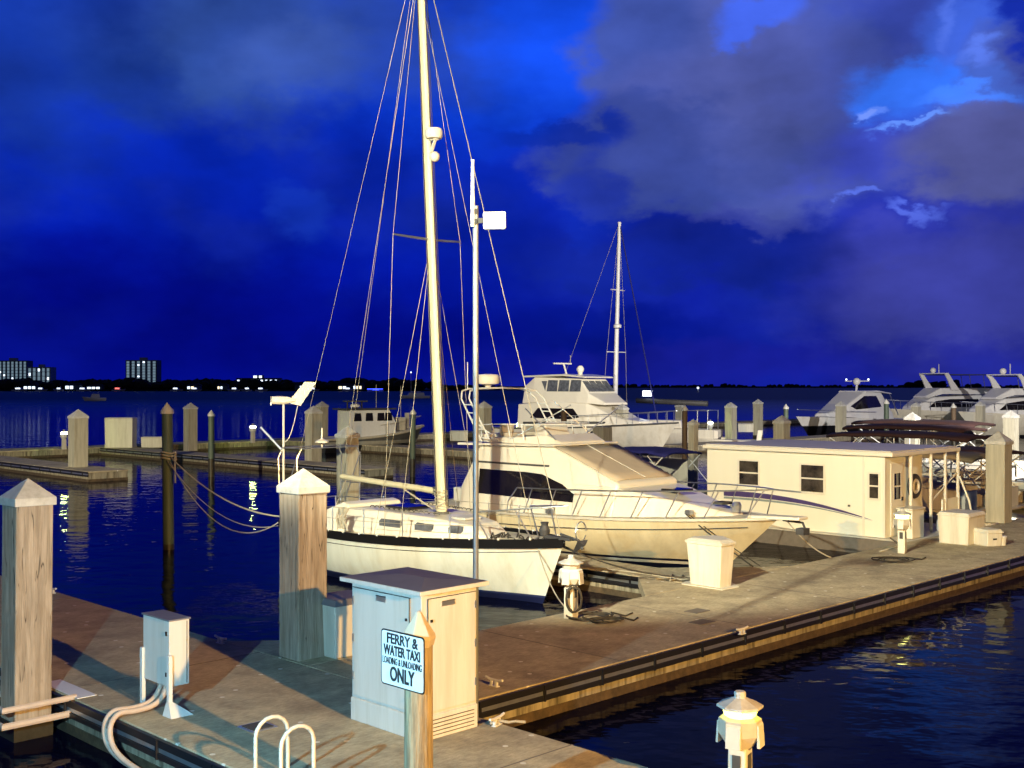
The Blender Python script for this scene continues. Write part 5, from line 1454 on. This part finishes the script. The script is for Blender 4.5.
def tower(px0, px1, py0, py1, Y, label, ww='city_wall', cols=6, floors=9, lit=6, name='apartment_tower', wing=None, seed=1):
    x0 = XP(px0, Y); x1 = XP(px1, Y); z1 = ZP(py0, Y); w = x1-x0
    o = thing(name, label, 'tower', ((x0+x1)/2, Y, 1), 0)
    MB().box(-w/2,w/2,0,14,0,z1-1).build('walls', ww, o)
    rnd = random.Random(seed)
    fr = MB(); cw = w/cols; gl = MB(); li = MB(); fh = (z1-2)/floors
    for i in range(cols):
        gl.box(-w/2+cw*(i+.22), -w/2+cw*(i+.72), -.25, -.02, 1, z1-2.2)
    gl.build('wall_glow_band', 'city_glow', o)  # glowing strips stand in for lamplight falling on the tower walls
    for j in range(floors+1): fr.box(-w/2, w/2, -.9, 0, j*fh+.3, j*fh+.75)
    fr.build('balcony_slabs', 'city_pale', o)
    for k in range(lit):
        i = rnd.randrange(cols); j = rnd.randrange(floors); MB().box(-w/2+cw*(i+.3), -w/2+cw*(i+.66), -.35, -.26, j*fh+1.0, j*fh+fh*.85).build('lit_window', 'lit_window', o)
    MB().box(-w*.1, w*.12, 4, 9, z1-1, z1+1.6).build('roof_house', 'city_pale', o)
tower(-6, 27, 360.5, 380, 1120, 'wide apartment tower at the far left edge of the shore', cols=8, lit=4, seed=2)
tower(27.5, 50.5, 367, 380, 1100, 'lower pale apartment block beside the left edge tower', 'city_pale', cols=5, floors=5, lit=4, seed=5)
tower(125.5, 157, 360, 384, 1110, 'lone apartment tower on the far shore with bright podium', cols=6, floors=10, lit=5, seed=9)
o = thing('podium_building', 'bright lit low building at the foot of the lone tower', 'building', (XP(131, 1080), 1080, 0))
MB().box(-5.5,5.5,0,8,1,11.5).build('walls', 'city_pale', o); MB().box(-5.2,-.4,-.2,-.02,6,10.5).box(.2,5,-.2,-.02,6,10.5).build('lit_window', 'lit_window', o)
o = thing('hotel', 'long low hotel with roof lights in the middle of the far shore', 'building', (XP(258, 1060), 1060, 0))
MB().box(-20,20,0,10,1,11.5).box(-4,4,0,8,11.5,14.5).build('walls', 'city_wall', o)
m = MB()
for i in range(9): m.box(-19+i*4.3,-17.2+i*4.3,-.2,-.02,8.6,10.2)
m.build('window_row', 'lit_window', o); MB().box(-20.5,20.5,-1,11,11.51,11.9).build('roof', 'roof_dark', o)
MB().box(-4.2,-1,-.2,-.02,12,14).box(1,3.5,-.2,-.02,12,14).build('roof_lights', 'lit_window', o)
# shore houses and moored boats under them
houses = [(30, 'first from the left'), (72, 'left of the lone tower'), (94, 'just left of the moored motorboat column'), (193, 'left of the long low hotel'),
          (222, 'just left of the long low hotel'), (302, 'right of the long low hotel'), (345, 'above the sailboat stern'), (358, 'left of the blue lit boat')]
for i, (px, lb) in enumerate(houses):
    rnd = random.Random(i); Y = 1002+rnd.uniform(0, 8); w = rnd.uniform(9, 14)
    o = thing('waterfront_house', 'small far waterfront house with lit windows, '+lb, 'house', (XP(px, Y), Y, 1.2), 0, 'houses on the far shore')
    h = rnd.uniform(3.2, 4.6)
    MB().box(-w/2,w/2,0,7,0,h).build('wall', 'city_wall', o)
    MB().add([(-w/2-.6,-.6,h),(w/2+.6,-.6,h),(w/2+.6,7.6,h),(-w/2-.6,7.6,h),(-w/2+2,3.5,h+1.9),(w/2-2,3.5,h+1.9)], [(0,1,5,4),(1,2,5),(2,3,4,5),(3,0,4),(3,2,1,0)]).build('roof', 'roof_dark', o)
    for k in range(3):
        if rnd.random() < .75: x = -w/2+1+k*(w-2)/3; MB().box(x,x+(w-2)/3-1,-.15,-.02,.8,h-.9).build('lit_window', 'lit_warm' if rnd.random() < .3 else 'lit_window', o)
boats = [(20,'far left, below the wide tower'),(42,'below the pale apartment block'),(58,'just right of the pale block'),(84,'left of the pink lit boat'),(119,'pink lit, below the lone tower'),(177,'bright, right of the round pile'),(196,'tall, left of the hotel'),
         (233,'left under the hotel'),(246,'middle under the hotel'),(262,'right under the hotel'),(314,'above the piling pair'),(349,'cluster, left of the blue lit boat')]
for i, (px, lb) in enumerate(boats):
    rnd = random.Random(i+40); Y = 965+rnd.uniform(0, 15); L_ = rnd.uniform(9, 14)
    o = thing('moored_boat', 'tiny far moored boat with deck lights, '+lb, 'boat', (XP(px, Y), Y, 0), rnd.choice((0, 180)), 'boats moored at the far shore')
    H = Hull(L_, 3.4, 1.3, 2.0, rake=1.5); H.build(o, 'boat_white', n=10, lv=4, deck='boat_white')
    MB().box(-L_*.3,L_*.12,-1.2,1.2,1.4,3.3, top=(-L_*.28,L_*.05,-1,1)).build('cabin', 'boat_white', o)
    sd = -1 if abs(o.rotation_euler[2]) < 1 else 1
    mt = 'lit_red' if i == 4 else 'lit_window'
    x = -L_*.25
    MB().box(x, x+L_*.3, min(sd*1.22,sd*1.3), max(sd*1.22,sd*1.3), 2.0, 2.9).build('lit_window', mt, o)
# moored boat mid bay, anchored sloop, blue boat
def anchored(px, Y, label, mast=0, L=7, glow=None, wh='boat_white'):
    o = thing('anchored_boat', label, 'boat', (XP(px, Y), Y, 0), 200)
    H = Hull(L, 2.6, .9, 1.3, rake=.8); H.build(o, wh, n=12, lv=5, deck=wh)
    MB().box(-L*.25,L*.15,-.8,.8,1.0,2.1, top=(-L*.22,L*.08,-.6,.6)).build('cabin', wh, o, bevel=.05)
    if mast: MB().tube([(0,0,1),(0,0,mast)], .07, 5).build('mast', wh, o); MB().tube([(-L*.4,0,2.4),(0,0,2.4)], .12, 5).build('boom', wh, o)
    if glow:
        MB().ball((0,0,mast or 2.6), .28).build('mast_light', glow, o)
    return o
anchored(94, 350, 'lone dim motorboat anchored in the bay at left', L=7)
anchored(411, 420, 'anchored sailboat with bright masthead light behind the near mast', mast=9.5, glow='lit_window', L=9)
anchored(419, 425, 'second anchored boat close behind the near mast', L=8)
o = anchored(375, 930, 'anchored boat glowing blue on the bay', L=14, wh='boat_white')
MB().box(-6,6,-1.7,1.7,1.9,2.3).build('deck_light', 'lit_blue', o)
b = bpy.data.objects.new('buoy', None)
o = thing('channel_buoy', 'lit white channel buoy on the open bay at right', 'buoy', (XP(698, 900), 900, 0))
MB().lathe([(1,-.5),(1,.6),(.3,1),(.25,2.6)], 10).build('float', 'boat_white', o); MB().ball((0,0,3.0),.9).build('lamp', 'lit_window', o)
bpy.data.objects.remove(b)
